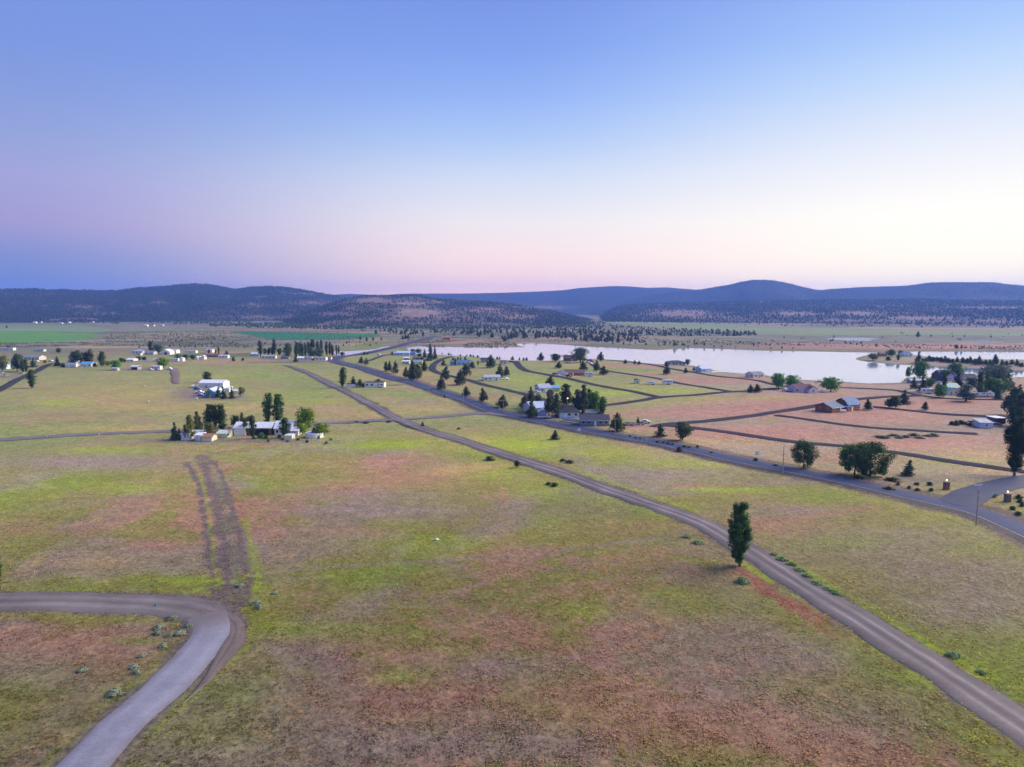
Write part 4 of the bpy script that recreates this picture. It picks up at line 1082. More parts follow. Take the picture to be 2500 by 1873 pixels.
ORD = 'first second third fourth fifth sixth seventh eighth ninth tenth eleventh twelfth thirteenth fourteenth fifteenth sixteenth seventeenth eighteenth nineteenth twentieth twenty-first twenty-second twenty-third twenty-fourth'.split()
def grouptrees(kind, rows, label, group, leaf=None):
    for k, (x, y, h, w) in enumerate(sorted(rows)):
        tree(kind, x, y, h, w, label + ', ' + ('leftmost' if k == 0 else 'rightmost' if k == len(rows) - 1 else ORD[k] + ' from left'), leaf, group)
grouptrees('juniper', [(1080,866,5,10),(1096,867,7,9),(1102,867.5,5,5),(1124,869,5,6),(1139,870,5,4),(1149,871,6,7),(1156,872,6,5),(1166,873,6,7),(1214,877,8,6),(1220,878,8,6),(1268,880,8,5),(1278,880,8,6),(1285,880,9,8)], 'small dark juniper in the line along the near lake shore', 'shore junipers')
grouptrees('juniper', [(2260,884,11,14),(2278,883,12,16),(2297,884,13,18),(2316,886,12,17),(2360,888,14,17),(2380,890,15,17),(2418,893,15,18),(2458,894,13,18),(2252,883,10,9),(2269,882,14,19),(2287,881,10,19),(2308,885,16,18),(2325,887,11,15),(2337,886,15,10),(2350,887,15,15),(2369,888,18,13),(2390,891,22,17),(2406,891,13,17),(2429,892,27,18),(2446,894,17,10),(2470,891,14,14),(2483,894,17,12),(2494,896,11,15)], 'dark juniper in the row along the peninsula', 'peninsula junipers', 'dark')
grouptrees('shrub', [(1520 + .226 * x, 1000.5 + .226 * y, h, w) for x, y, h, w in [(80,292,4,8),(140,312,4,9),(190,316,4,8),(375,358,5,9),(440,364,5,9),(490,376,5,9),(540,383,5,9),(670,410,6,11),(720,416,5,9),(810,404,5,8),(1440,552,7,13),(960,470,4,9),(1650,610,5,12)]], 'small dark clump of brush on the bank above the highway', 'brush on the highway bank', 'dark')
grouptrees('shrub', [(1980 + .2351 * x, 1062 + .2351 * y, h, w) for x, y, h, w in [(850,478,9,32),(490,452,8,20),(905,520,6,11),(1095,520,7,13),(1235,522,8,14),(1020,556,7,11),(1110,578,6,12),(1250,582,8,12),(820,572,8,24),(2150,660,10,16),(2170,700,9,15),(2090,775,9,14),(2150,830,8,18),(2190,740,9,12),(1900,650,6,8)]], 'low garden bush in the planted bed by the entrance pillars', 'entrance bed bushes', 'dark')
grouptrees('shrub', [(.4967 * x, 1052 + .4967 * y, h, w) for x, y, h, w in [(780,972,11,24),(840,925,8,26),(880,1000,10,28),(775,1000,9,24),(800,1062,8,22),(560,1292,13,34),(672,1192,9,24),(655,1165,8,24),(400,1182,8,24),(700,1110,7,20),(920,965,9,20),(835,1010,8,22),(1260,850,9,26),(1275,870,8,22),(1350,800,6,16),(1180,765,6,22)]], 'pale grey-green sagebrush near the road bend', 'sagebrush at the bend', 'sage')
grouptrees('shrub', [(1600 + .4967 * x, 1054 + .4967 * y, h, w) for x, y, h, w in [(585,606,5,22),(625,630,6,30),(665,655,6,24),(705,682,5,30),(745,712,6,28),(800,748,6,30),(850,776,5,26),(892,800,6,30),(1465,1106,9,34),(1605,1188,7,26),(150,520,5,22),(210,550,6,26),(425,742,13,32)]], 'bluish green weed clump at the edge of the gravel road', 'weeds along the gravel road', 'teal')
grouptrees('shrub', [(1195,1124,10,24),(1354,1187,9,18),(1340,1184,7,14),(1390,1130,6,22),(1375,1126,6,14),(1120,1048,4,10),(870,1031,4,10),(893,1034,5,14),(950,1031,4,12)], 'dark scrubby bush in the grass beside the gravel road', 'scrub near the gravel road', 'dark')
grouptrees('shrub', [(620 + i * 19 + 7 * math.sin(i * 5), 1072 + 6 * math.sin(i * 3.7) + i * .7, 6 + 2 * math.sin(i), 8 + 2 * math.cos(i * 2)) for i in range(11)], 'small grey bush in the yard in front of the white farm', 'bushes below the white farm', 'grey')

# ------------------------------------------------------------------ junipers scattered over the range beyond the water
def px_scatter(n, poly, hm, wob=.4):
    xs = [p[0] for p in poly]; ys = [p[1] for p in poly]
    out = []
    P = np.array(poly, float)
    while len(out) < n:
        q = np.stack([rng.uniform(min(xs), max(xs), 400), rng.uniform(min(ys), max(ys), 400)], -1)
        q = q[in_poly(q, P)]
        g = flatW(q[:, 0], q[:, 1], 0)
        k = fbm(g[:, 0] / 70, g[:, 1] / 70, 60, 3) + rng.uniform(-wob, wob, len(g)) * .5 > .47
        out += [tuple(v) for v in g[k]]
    return [(x, y, rng.uniform(*hm)) for x, y in out[:n]]
J = []
J += px_scatter(46, [(880,815),(1260,814),(1400,826),(1350,834),(1230,834),(1100,820),(1020,822),(960,818)], (5.5, 9.5))
J += px_scatter(230, [(850,804),(1450,800),(1440,815),(880,815)], (4.5, 7.5))
J += px_scatter(230, [(1330,808),(1480,803),(1570,815),(1560,834),(1460,838),(1360,834),(1300,824)], (4, 8))
J += px_scatter(300, [(1450,793),(1600,801),(1840,812),(1850,823),(1600,822),(1480,808)], (3.5, 6.5))
J += px_scatter(700, [(840,795),(1480,788),(1470,802),(850,806)], (4.5, 7.5))
J += px_scatter(90, [(1420,828),(1700,834),(1980,846),(1960,855),(1700,848),(1500,846)], (2, 4.5))
J += px_scatter(520, [(505,790),(930,792),(900,806),(640,801),(515,799)], (5, 8))
J += px_scatter(260, [(280,779),(620,784),(600,791),(430,792),(290,786)], (5, 8))
J += px_scatter(120, [(60,779),(300,779),(290,792),(80,791)], (5, 8))
J += px_scatter(90, [(1500,787),(2500,792),(2600,802),(2000,799),(1600,791)], (4, 7))
J += px_scatter(150, [(1900,788),(2600,790),(2600,799),(1950,794)], (4, 7))
J += px_scatter(50, [(560,835),(960,836),(900,846),(600,850),(300,850)], (2, 4))
J += px_scatter(40, [(250,812),(550,814),(560,834),(300,840)], (1.8, 4))
J += px_scatter(40, [(1700,812),(2500,815),(2500,856),(2200,856),(1800,850)], (2, 4.5))
J += [(*flatW(x, y, 0), h) for x, y, h in [(17,802,8.0),(2241,824,9.5),(2245,853,4),(2336,853,5.5),(2347,853,5),(2032,835,4),(880,830,6),(1510,838,7),(1646,846,7),(895,834,6),(911,833,6),(931,832,5),(990,829,8),(997,829,8),(983,830,7)]]
J = [j for j, s in zip(J, lake_sd(np.array([(j[0], j[1]) for j in J]))) if s > 3]
J.sort(key=lambda j: -j[2] / math.hypot(j[0], j[1]))
for x, y, h in J[:285]:
    n_tree[0] += 1
    kind = 'juniper'
    key = ('far', n_tree[0] % 5)
    if key not in CROWNS:
        V, F = crown_np('juniper', 300 + key[1], .45, 1.6)
        TV, TF = tube([(0, 0, -.02), (0, 0, .3)], [.03, .02], 4)
        TF = np.array(TF) + len(V)
        me = mesh_np('far_juniper', np.vstack([V, np.array(TV)]), np.vstack([F, TF]))
        me.materials.append(LEAF['juniper'])
        CROWNS[key] = me
    o = link('juniper_tree', CROWNS[key], None, None, (x, y, float(tz(x, y)[0]) - .05))
    s = h * random.uniform(.8, 1.15)
    o.scale = (s, s, h); o.rotation_euler = (0, 0, random.uniform(0, 6.28))
    tag(o, 'dark juniper scattered over the scrubland beyond the lake and pastures', 'tree', 'junipers of the far scrubland')
# the rest of the far junipers, the hill forest and the sage read as masses
def tree_mass(name, pts, label, mat, squash=.8, seed=1, colvar=.35, base=(.026, .038, .026)):
    X, Y, Z, H = [np.asarray(a, float) for a in pts]
    n = len(X)
    g = np.random.default_rng(seed)
    na = 4
    a = np.arange(na) / na * 2 * np.pi
    rot = g.uniform(0, 6.28, n)
    V = np.zeros((n, 2 * na + 1, 3))
    for lev, (hz, rf) in enumerate(((.10, .46), (.45, .36))):
        jit = g.uniform(.7, 1.3, (n, na))
        ang = a[None] + rot[:, None] + lev * .5
        r = H[:, None] * rf * squash * jit
        V[:, lev * na:(lev + 1) * na, 0] = X[:, None] + r * np.cos(ang)
        V[:, lev * na:(lev + 1) * na, 1] = Y[:, None] + r * np.sin(ang)
        V[:, lev * na:(lev + 1) * na, 2] = Z[:, None] + H[:, None] * (hz + g.uniform(-.05, .05, (n, na)))
    V[:, -1, 0] = X; V[:, -1, 1] = Y; V[:, -1, 2] = Z + H
    q = np.arange(na); q2 = (q + 1) % na
    f1 = np.stack([q, q2, na + q2], -1); f2 = np.stack([q, na + q2, na + q], -1); f3 = np.stack([na + q, na + q2, np.full(na, 2 * na)], -1)
    f = np.vstack([f1, f2, f3])
    F = (f[None] + (np.arange(n) * (2 * na + 1))[:, None, None]).reshape(-1, 3)
    c = np.repeat(np.asarray(base)[None] * g.uniform(1 - colvar, 1 + colvar, (n, 1)), 2 * na + 1, 0)
    o = link(name, mesh_np(name, V.reshape(-1, 3), F, mat, c))
    tag(o, label, 'woodland', kind='stuff')
    return o
M_MASS = attr_mat('woodland_foliage', .9, ((.4, .25),))
rest = J[285:]
zz = tz(np.array([j[0] for j in rest]), np.array([j[1] for j in rest]))
tree_mass('juniper_woodland', ([j[0] for j in rest], [j[1] for j in rest], zz - .1, [j[2] for j in rest]), 'scattered juniper woodland at the foot of the hills', M_MASS, .9, 3, .35, (.045, .065, .034))
for k, (pts, lab) in enumerate(zip(far_tree_pts, ['', 'forest on the long blue ridge', 'forest on the dome-topped mountain', 'forest on the long left ridge', 'forest on the flat-topped bench', 'trees on the rounded centre hill'])):
    if len(pts[0]): tree_mass('forest', pts, lab, M_MASS, .75, 10 + k)
# sagebrush dots on the range beyond the water and between the pastures
sg = []
for n, poly in [(5200, [(560,834),(1000,830),(960,838),(1100,826),(1330,836),(1700,840),(2100,850),(2500,856),(2500,846),(2100,842),(1700,828),(1300,812),(900,808),(560,806)]), (2600, [(0,838),(560,834),(620,850),(300,846),(0,848)]), (1300, [(1020,830),(1260,836),(1280,847),(1010,845)]), (2600, [(240,812),(550,806),(560,834),(260,836)])]:
    P = np.array(poly, float); lo = P.min(0); hi = P.max(0)
    q = rng.uniform(0, 1, (n * 4, 2)) * (hi - lo) + lo
    q = q[in_poly(q, P)][:n]
    sg.append(flatW(q[:, 0], q[:, 1], 0))
sg = np.vstack(sg)
sg = sg[lake_sd(sg) > 2]
sg = sg[fbm(sg[:, 0] / 40, sg[:, 1] / 40, 90, 3) > .42]
for S, hw in [(S_HWY, 6)]: sg = sg[seg_dist(sg, S, False, 30) > hw]
tree_mass('sagebrush', (sg[:, 0], sg[:, 1], tz(sg[:, 0], sg[:, 1]) - .1, rng.uniform(.6, 1.7, len(sg))), 'grey-green sagebrush speckling the far range', M_MASS, 1.3, 5, .4, (.095, .105, .065))

# ------------------------------------------------------------------ grass and dry stalks of the near field
def grass_mat():
    m = attr_mat('grass_blades', .85, ((1.2, .2),))
    nt, n, l, b = nodes_of(m)
    g = n.new('ShaderNodeNewGeometry'); a = n.new('ShaderNodeVectorMath'); a.operation = 'MULTIPLY_ADD'
    l.new(g.outputs['Normal'], a.inputs[0]); a.inputs[1].default_value = (.25, .25, .25); a.inputs[2].default_value = (0, 0, 1)
    q = n.new('ShaderNodeVectorMath'); q.operation = 'NORMALIZE'
    l.new(a.outputs[0], q.inputs[0]); l.new(q.outputs[0], b.inputs['Normal'])
    t = n.new('ShaderNodeBsdfTranslucent'); l.new(b.inputs['Base Color'].links[0].from_socket, t.inputs['Color'])
    ng = n.new('ShaderNodeVectorMath'); ng.operation = 'SCALE'; ng.inputs['Scale'].default_value = -1
    l.new(q.outputs[0], ng.inputs[0]); l.new(ng.outputs[0], t.inputs['Normal'])
    ad = n.new('ShaderNodeAddShader'); l.new(b.outputs[0], ad.inputs[0]); l.new(t.outputs[0], ad.inputs[1])
    l.new(ad.outputs[0], n['Material Output'].inputs['Surface'])
    return m
NG = 350000
r_ = 62 + (rng.uniform(0, 1, NG) ** 1.35) * 230
a_ = np.radians(rng.uniform(-40, 40, NG))
X = r_ * np.sin(a_); Y = r_ * np.cos(a_)
P = np.stack([X, Y], -1)
ok = np.ones(NG, bool)
for S, hw in ALL_ROADS: ok &= seg_dist(P, S, False, 12) > hw * .95
clump = fbm(X / 2.2, Y / 2.2, 81, 3)
ok &= clump + rng.uniform(-.3, .3, NG) > .42
X, Y, clump = X[ok], Y[ok], clump[ok]
EX, EY = [], []
for S, hw, k in [(S_GRAVEL, 3.3, 26), (S_DIRT, 3.8, 22), (S_PAVED, 2.95, 26), (S_OUTER, 2.2, 20), (S_HWY, 5.6, 14)]:
    t = np.gradient(S, axis=0); t /= np.hypot(t[:, 0], t[:, 1])[:, None]
    m = np.hypot(S[:, 0], S[:, 1]) < 330
    idx = np.nonzero(m)[0]
    pick = rng.choice(idx, len(idx) * k); sg_ = rng.choice([-1, 1], len(pick))
    o_ = (hw + rng.normal(.5, .55, len(pick))) * sg_; al = rng.uniform(-1.7, 1.7, len(pick))
    EX.append(S[pick, 0] + t[pick, 1] * o_ + t[pick, 0] * al); EY.append(S[pick, 1] - t[pick, 0] * o_ + t[pick, 1] * al)
EX = np.concatenate(EX); EY = np.concatenate(EY)
keep = fbm(EX / 3, EY / 3, 83, 2) + rng.uniform(-.2, .2, len(EX)) > .46
for S, hw in [(S_GRAVEL, 2.9), (S_DIRT, 3.3), (S_PAVED, 2.6)]: keep &= seg_dist(np.stack([EX, EY], -1), S, False, 12) > hw
EX, EY = EX[keep], EY[keep]
n_field = len(X)
X = np.concatenate([X, EX]); Y = np.concatenate([Y, EY]); clump = np.concatenate([clump, np.full(len(EX), .8)])
n = len(X)
Z = tz(X, Y)
vg = np.where(rng.uniform(0, 1, (len(EX), 1)) < .6, C_LIME[None] * 1.0, C_STRAW[None] * .8)
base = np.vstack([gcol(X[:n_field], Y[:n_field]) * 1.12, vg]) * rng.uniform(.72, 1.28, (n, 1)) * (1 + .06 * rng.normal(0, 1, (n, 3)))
hh = rng.uniform(.10, .32, n) * (.6 + .9 * clump)
lean = rng.uniform(.5, 1.6, n) * hh
V = np.zeros((n, 3, 3, 3)); 
for b in range(3):
    ang = rng.uniform(0, 6.28, n); wd = rng.uniform(.03, .09, n); tilt = rng.uniform(.1, .8, n) * hh
    ox = rng.normal(0, .12, n); oy = rng.normal(0, .12, n)
    ca, sa = np.cos(ang), np.sin(ang)
    ta = rng.uniform(0, 6.28, n)
    V[:, b, 0] = np.stack([X + ox - ca * wd, Y + oy - sa * wd, Z - .02], -1)
    V[:, b, 1] = np.stack([X + ox + ca * wd, Y + oy + sa * wd, Z - .02], -1)
    V[:, b, 2] = np.stack([X + ox + np.cos(ta) * tilt * .4 + lean * .5, Y + oy + np.sin(ta) * tilt * .4 - lean * .85, Z + hh * .8], -1)
c = np.repeat(np.clip(base, .01, .9), 9, 0)
grass = link('grass', mesh_np('grass', V.reshape(-1, 3), np.arange(n * 9).reshape(-1, 3), grass_mat(), c))
tag(grass, 'uneven green and dry pinkish grass tufts of the near field', 'grass', kind='stuff')
# ================================================================== buildings
class MB:
    def __init__(s): s.V = []; s.F = []
    def add(s, V, F):
        o = len(s.V); s.V += [tuple(v) for v in V]; s.F += [tuple(i + o for i in f) for f in F]; return s
    def box(s, c, d):
        x, y, z = c; a, b, h = d[0] / 2, d[1] / 2, d[2] / 2
        V = [(x + i * a, y + j * b, z + k * h) for k in (-1, 1) for j in (-1, 1) for i in (-1, 1)]
        return s.add(V, [(0, 2, 3, 1), (4, 5, 7, 6), (0, 1, 5, 4), (2, 6, 7, 3), (0, 4, 6, 2), (1, 3, 7, 5)])
    def prism(s, prof, axis, a0, a1):
        n = len(prof)
        mk = (lambda t, p: (t, p[0], p[1])) if axis == 'X' else (lambda t, p: (p[0], t, p[1])) if axis == 'Y' else (lambda t, p: (p[0], p[1], t))
        V = [mk(a0, p) for p in prof] + [mk(a1, p) for p in prof]
        F = [tuple(range(n))[::-1], tuple(range(n, 2 * n))] + [(i, (i + 1) % n, n + (i + 1) % n, n + i) for i in range(n)]
        return s.add(V, F)
    def tube(s, P, r, n=6):
        V, F = tube(P, r, n); F = F + [tuple(range(n))[::-1], tuple(range(len(V) - n, len(V)))]
        return s.add(V, F)
    def mesh(s, name, mat=None, recalc=True):
        me = bpy.data.meshes.new(name); me.from_pydata(s.V, [], s.F)
        if recalc:
            import bmesh
            b = bmesh.new(); b.from_mesh(me); bmesh.ops.recalc_face_normals(b, faces=b.faces); b.to_mesh(me); b.free()
        if mat: me.materials.append(mat)
        return me
    def obj(s, name, mat, parent): return link(name, s.mesh(name, mat), None, parent)
M = dict(
 white=plain('white_paint', (.78, .77, .74), .6), cream=plain('cream_paint', (.74, .68, .52), .6), paleblue=plain('pale_blue_paint', (.42, .56, .72), .6), sky=plain('light_blue_paint', (.50, .66, .80), .6), blue=plain('blue_paint', (.16, .30, .62), .6), lav=plain('lavender_grey_paint', (.52, .52, .66), .6),
 grey=plain('grey_paint', (.30, .31, .34), .65), lgrey=plain('light_grey_paint', (.52, .53, .55), .65), slate=plain('slate_siding', (.20, .22, .27), .7), pink=plain('pale_pink_paint', (.66, .52, .48), .6), tan=plain('tan_paint', (.50, .42, .30), .7), yellow=plain('yellow_paint', (.72, .66, .05), .6), palegreen=plain('pale_green_sheet', (.62, .70, .55), .55), red=plain('red_paint', (.42, .10, .07), .7), brick=plain('rust_red_siding', (.34, .12, .08), .75), brown=plain('dark_log', (.085, .042, .028), .75, .3), log=ribbed('honey_log', (.27, .105, .030), 2, 5.0, .6), navy=plain('dark_blue_siding', (.08, .09, .15), .7), pine=plain('brown_board', (.20, .12, .08), .8, .3))
RF = dict(
 white=ribbed('white_metal_roof', (.74, .77, .82), 0, 3.0, .62), lblue=ribbed('pale_blue_metal_roof', (.48, .58, .76), 0, 3.0, .62), blue=ribbed('blue_metal_roof', (.06, .17, .36), 0, 3.0, .62), bblue=ribbed('bright_blue_metal_roof', (.10, .36, .66), 0, 3.0, .62), steel=ribbed('steel_blue_metal_roof', (.11, .17, .26), 0, 3.0, .62), dark=ribbed('charcoal_shingles', (.045, .045, .060), 2, 6, .85), navy=ribbed('navy_shingles', (.055, .060, .090), 2, 6, .85), grey=ribbed('grey_shingles', (.20, .21, .24), 2, 6, .8), lgrey=ribbed('light_grey_roof', (.42, .44, .50), 0, 3, .5), brown=ribbed('brown_shingles', (.15, .085, .070), 2, 6, .85), maroon=ribbed('maroon_shingles', (.17, .085, .095), 2, 6, .85), teal=ribbed('teal_metal_roof', (.05, .26, .28), 0, 3, .4), gteal=ribbed('grey_teal_roof', (.20, .32, .33), 0, 3, .5), rust=ribbed('rusty_sheet_roof', (.34, .19, .12), 0, 3, .8, var=.35), green=ribbed('grey_green_roof', (.22, .28, .26), 0, 3, .6), palegreen=ribbed('pale_green_roof', (.60, .70, .56), 0, 3, .5))
M_GLASS = plain('window_glass', (.035, .045, .06), .08, .05, 1, spec=.6)
M_TRIM = plain('white_trim', (.80, .80, .80), .6)
M_DARK = plain('dark_shade_and_parts', (.03, .028, .03), .9)  # near-black: painted shade of open bays, also motor and lamp stem
M_TYRE = plain('tyre_rubber', (.02, .02, .02), .8)
M_WOOD = plain('weathered_wood', (.34, .25, .19), .85, .3, 5)
M_STEEL = plain('galvanised_steel', (.45, .46, .48), .45, .1, 3, .6)
CACHE = {}
def boxmesh(w, d, h, mat):
    k = (round(w, 2), round(d, 2), round(h, 2), mat.name)
    if k not in CACHE: CACHE[k] = MB().box((0, 0, 0), (w, d, h)).mesh('box', mat, False)
    return CACHE[k]
def window(parent, x, y, z, w, h, side='F', trim=None, glass=None):
    fr = link('window', boxmesh(w + .22, .10, h + .22, trim or M_TRIM), None, parent, (x, y, z))
    fr.rotation_euler = (0, 0, {'F': 0, 'R': math.pi / 2, 'L': -math.pi / 2, 'B': math.pi}[side])
    link('pane', boxmesh(w, .06, h, glass or M_GLASS), None, fr, (0, -.045, 0))
    return fr
def roof_faces(kind, w, d, h, rise, ov, th=.16):
    """roof of a w x d body whose walls are h high, ridge on X unless the kind ends in Y"""
    mb = MB()
    if kind in ('gable', 'gableY', 'gambrelY', 'gambrel', 'arch'):
        half = (d if kind in ('gable', 'arch', 'gambrel') else w) / 2
        L = (w if kind in ('gable', 'arch', 'gambrel') else d) / 2 + ov
        if kind in ('gambrelY', 'gambrel'): top = [(-half - ov * .4, h - .15), (-half * .62, h + rise * .62), (0, h + rise), (half * .62, h + rise * .62), (half + ov * .4, h - .15)]
        elif kind == 'arch': top = [(half * 1.1 * math.cos(a), h + rise * math.sin(a)) for a in np.linspace(math.pi, 0, 9)]
        else:
            k = rise / half
            top = [(-half - ov, h - ov * k), (0, h + rise), (half + ov, h - ov * k)]
        prof = [(p[0], p[1] + .03) for p in top] + [(p[0], p[1] + .03 + th) for p in top[::-1]]
        mb.prism(prof, 'X' if kind in ('gable', 'arch', 'gambrel') else 'Y', -L, L)
    elif kind == 'hip':
        a, b = w / 2 + ov, d / 2 + ov; r = max(a - b, .6)
        z0 = h + .02
        V = [(-a, -b, z0), (a, -b, z0), (a, b, z0), (-a, b, z0), (-r, 0, h + rise), (r, 0, h + rise), (-a, -b, z0 - .15), (a, -b, z0 - .15), (a, b, z0 - .15), (-a, b, z0 - .15)]
        mb.add(V, [(0, 1, 5, 4), (1, 2, 5), (2, 3, 4, 5), (3, 0, 4), (6, 7, 1, 0), (7, 8, 2, 1), (8, 9, 3, 2), (9, 6, 0, 3), (9, 8, 7, 6)])
    elif kind == 'shed':
        y0, y1 = -d / 2 - ov, d / 2 + ov
        prof = [(y0, h + .03), (y1, h + rise + .03), (y1, h + rise + .03 + th), (y0, h + .03 + th)]
        mb.prism(prof, 'X', -w / 2 - ov, w / 2 + ov)
    else:
        mb.box((0, 0, h + .09 + .03), (w + 2 * ov, d + 2 * ov, .18))
    return mb
def wall_body(kind, w, d, h, rise):
    mb = MB()
    if kind == 'gable': mb.prism([(-d / 2, 0), (d / 2, 0), (d / 2, h), (0, h + rise - .02), (-d / 2, h)], 'X', -w / 2, w / 2)
    elif kind == 'gableY': mb.prism([(-w / 2, 0), (w / 2, 0), (w / 2, h), (0, h + rise - .02), (-w / 2, h)], 'Y', -d / 2, d / 2)
    elif kind == 'gambrel': mb.prism([(-d / 2, 0), (d / 2, 0), (d / 2, h), (d * .31, h + rise * .6), (0, h + rise - .03), (-d * .31, h + rise * .6), (-d / 2, h)], 'X', -w / 2, w / 2)
    elif kind == 'gambrelY': mb.prism([(-w / 2, 0), (w / 2, 0), (w / 2, h), (w * .31, h + rise * .6), (0, h + rise - .03), (-w * .31, h + rise * .6), (-w / 2, h)], 'Y', -d / 2, d / 2)
    elif kind == 'shed': mb.prism([(-d / 2, 0), (d / 2, 0), (d / 2, h + rise), (-d / 2, h)], 'X', -w / 2, w / 2)
    else: mb.box((0, 0, h / 2), (w, d, h))
    return mb
def house(name, label, cat, x0, x1, yb, wall, roof, kind='gable', d=8.0, h=2.5, rise=1.4, rot=0, ov=.35, fw=2, door=.5, garage=None, side='', chim=None, skirt=None, group=None, trim=None, gablewin=0, porch=None, opening=None, wscale=1.0):
    p = W((x0 + x1) / 2, yb); dep = depth_of(p)
    r = R(rot)
    w = (x1 - x0) * dep / FPX
    if abs(rot) > 3: w = max(w * .5, (w - d * abs(math.sin(r)) * .9) / math.cos(r))
    if rot > 3:
        p = W(x1 - w * math.cos(r) * FPX / dep / 2, yb)
    o = link(name, None)
    off = Vector((math.sin(-r), math.cos(-r), 0)) * (d / 2)
    o.location = p + off + Vector((0, 0, -.25)); o.rotation_euler = (0, 0, r)
    tag(o, label, cat, group)
    zb = .25
    wm = M[wall]
    wl = wall_body(kind, w, d, h + zb, rise).obj('wall', wm, o)
    rf = roof_faces(kind, w, d, h + zb, rise, ov).obj('roof', RF[roof], o)
    y = -d / 2 - .03
    ww, wh = min(1.3, w * .14) * wscale, 1.05 * wscale
    slots = []
    if garage: slots += [(u, gw) for u, gw in garage]
    if door is not None: slots.append((door, 1.2 / w))
    if opening: slots.append(opening)
    cand = [(i + .5) / max(fw, 1) for i in range(fw)]
    for u in cand:
        if all(abs(u - s) > gw / 2 + (ww / 2 + .25) / w for s, gw in slots):
            window(o, (u - .5) * w, y, zb + 1.5 if h > 2.2 else zb + h * .6, ww, wh if h > 2.2 else h * .4, 'F', trim)
    if door is not None and h > 2.0:
        dr = link('door', boxmesh(.95, .10, 2.0, M_TRIM if wall not in ('white', 'cream') else M['grey']), None, o, ((door - .5) * w, y, zb + 1.0))
        link('handle', boxmesh(.06, .08, .12, M_STEEL), None, dr, (.35, -.08, 0))
    for u, gw in garage or []:
        link('garage_door', boxmesh(gw * w, .10, min(2.2, h * .88), M_TRIM if wall not in ('white',) else M['lgrey']), None, o, ((u - .5) * w, y, zb + min(2.2, h * .88) / 2))
    if opening: link('bay_shade_panel', boxmesh(opening[1] * w, .08, h * .82, M_DARK), None, o, ((opening[0] - .5) * w, y, zb + h * .41))  # flat panel on the wall, the bay's inner shade put into its colour
    for ch in side:
        sx = w / 2 + .03 if ch == 'R' else -w / 2 - .03
        for k in (-.22, .22): window(o, sx, k * d, zb + 1.5, 1.0, 1.0, ch, trim)
    if gablewin:
        for k in range(gablewin): window(o, (k - (gablewin - 1) / 2) * 1.7, y, zb + h + rise * .30, .8, .8, 'F', trim)
    if chim is not None:
        MB().box((chim * w, 0 if kind == 'gable' else d * .1, h + zb + rise * .9), (.5, .5, 1.1)).obj('chimney', M['brick'], rf)
    if skirt: MB().box((0, 0, .18), (w + .08, d + .08, .36)).obj('skirting', M[skirt], o)
    if porch:
        u, pw, col_ = porch
        mb = MB().box(((u - .5) * w, y - .8, zb + .35), (pw, 1.5, .18))
        mb.obj('porch_deck', M_WOOD, o)
        MB().box(((u - .5) * w, y - 1.5, zb + .85), (pw, .08, .8)).obj('porch_rail', M[col_], o)
    # eave boards run under the roof edge
    if kind == 'gable' and w > 6:
        MB().box((0, -d / 2 - ov + .02, h + zb - ov * rise / (d / 2) + .02), (w + 2 * ov, .05, .2)).obj('fascia', trim or M_TRIM, o)
    return o
H = house
# --- highway group
H('house','long grey house with navy roof and white windows nearest the highway','house',1417,1487,1040,'slate','navy','gable',8,2.5,1.7,rot=-3,fw=5,door=.52,side='R',chim=None,trim=M_TRIM)
H('house','dark hip-roofed house with light blue walls behind the fence','house',1366,1414,1020,'sky','dark','hip',10,2.6,2.6,fw=3,door=.3,ov=.6)
H('metal_building','building with bright pale blue metal roof among the junipers','building',1280,1340,1010,'lgrey','lblue','gable',12,2.8,2.2,rot=18,fw=2,door=.8)
H('shed','small blue-white gabled shed beside the white fence by the highway','shed',1316,1334,1016,'lav','lblue','gableY',4,2.0,.9,fw=0,door=None)
H('shed','low grey-green roofed shed half hidden right of the dark hip roof','shed',1430,1462,1016,'grey','green','gable',5,1.8,.9,fw=2,door=None)
H('house','blue-grey house with pale roof and white garage in the green field','house',1308,1346,958,'paleblue','lgrey','gable',10,2.6,1.8,rot=14,fw=2,door=None,garage=[(.62,.3)],side='L')
H('carport_wing','bright blue roofed wing at the right end of the blue-grey house','house wing',1345,1366,956,'tan','bblue','shed',7,2.0,.8,fw=1,door=.3,ov=.5)
# --- red / brown roofed houses in the subdivision
H('house','long brown-roofed house with white garage beside the paved lane','house',1376,1428,917,'brick','brown','gable',8,2.4,1.6,rot=-2,fw=4,door=.45,garage=[(.12,.18)])
H('garage','white garage wing with grey roof left of the brown-roofed house','garage',1362,1384,918.5,'white','grey','gableY',7,2.3,1.3,fw=0,door=None,garage=[(.5,.62)])
H('house','rust red house with dark roof under the grey-green tree by the lake','house',1377,1409,882,'brick','dark','gable',9,3.2,2.0,fw=3,door=.6,chim=-.2)
H('house','white double-wide house with grey roof between lane and juniper','house',1177,1222,930,'white','lgrey','gable',8,2.5,1.2,rot=10,fw=4,door=.75,side='L',porch=(.35,2.2,'white'))
H('house','small white house near the shore right of the spreading juniper','house',1221,1236,891,'white','brown','gable',7,2.3,1.1,fw=2,door=None)
H('house','low dark-roofed house half hidden behind the spreading juniper','house',1174,1192,885,'grey','dark','gable',8,2.3,1.6,fw=2,door=None)
H('house','lavender house with blue metal roof inside the lane curve','house',1115,1148,892,'lav','blue','gable',9,2.6,1.6,fw=3,door=.65)
H('shed','violet blue shed left of the blue-roofed house','shed',1099,1111,892,'blue','steel','gable',6,2.8,1.0,fw=0,door=None)
H('house','yellow house with grey-teal roof behind the dense junipers','house',1006,1030,891,'yellow','gteal','gable',9,2.4,1.6,fw=3,door=.4)
H('mobile_home','pale grey trailer house left of the yellow house','mobile home',982,999,889,'lgrey','white','gable',6,2.3,.7,fw=2,door=None)
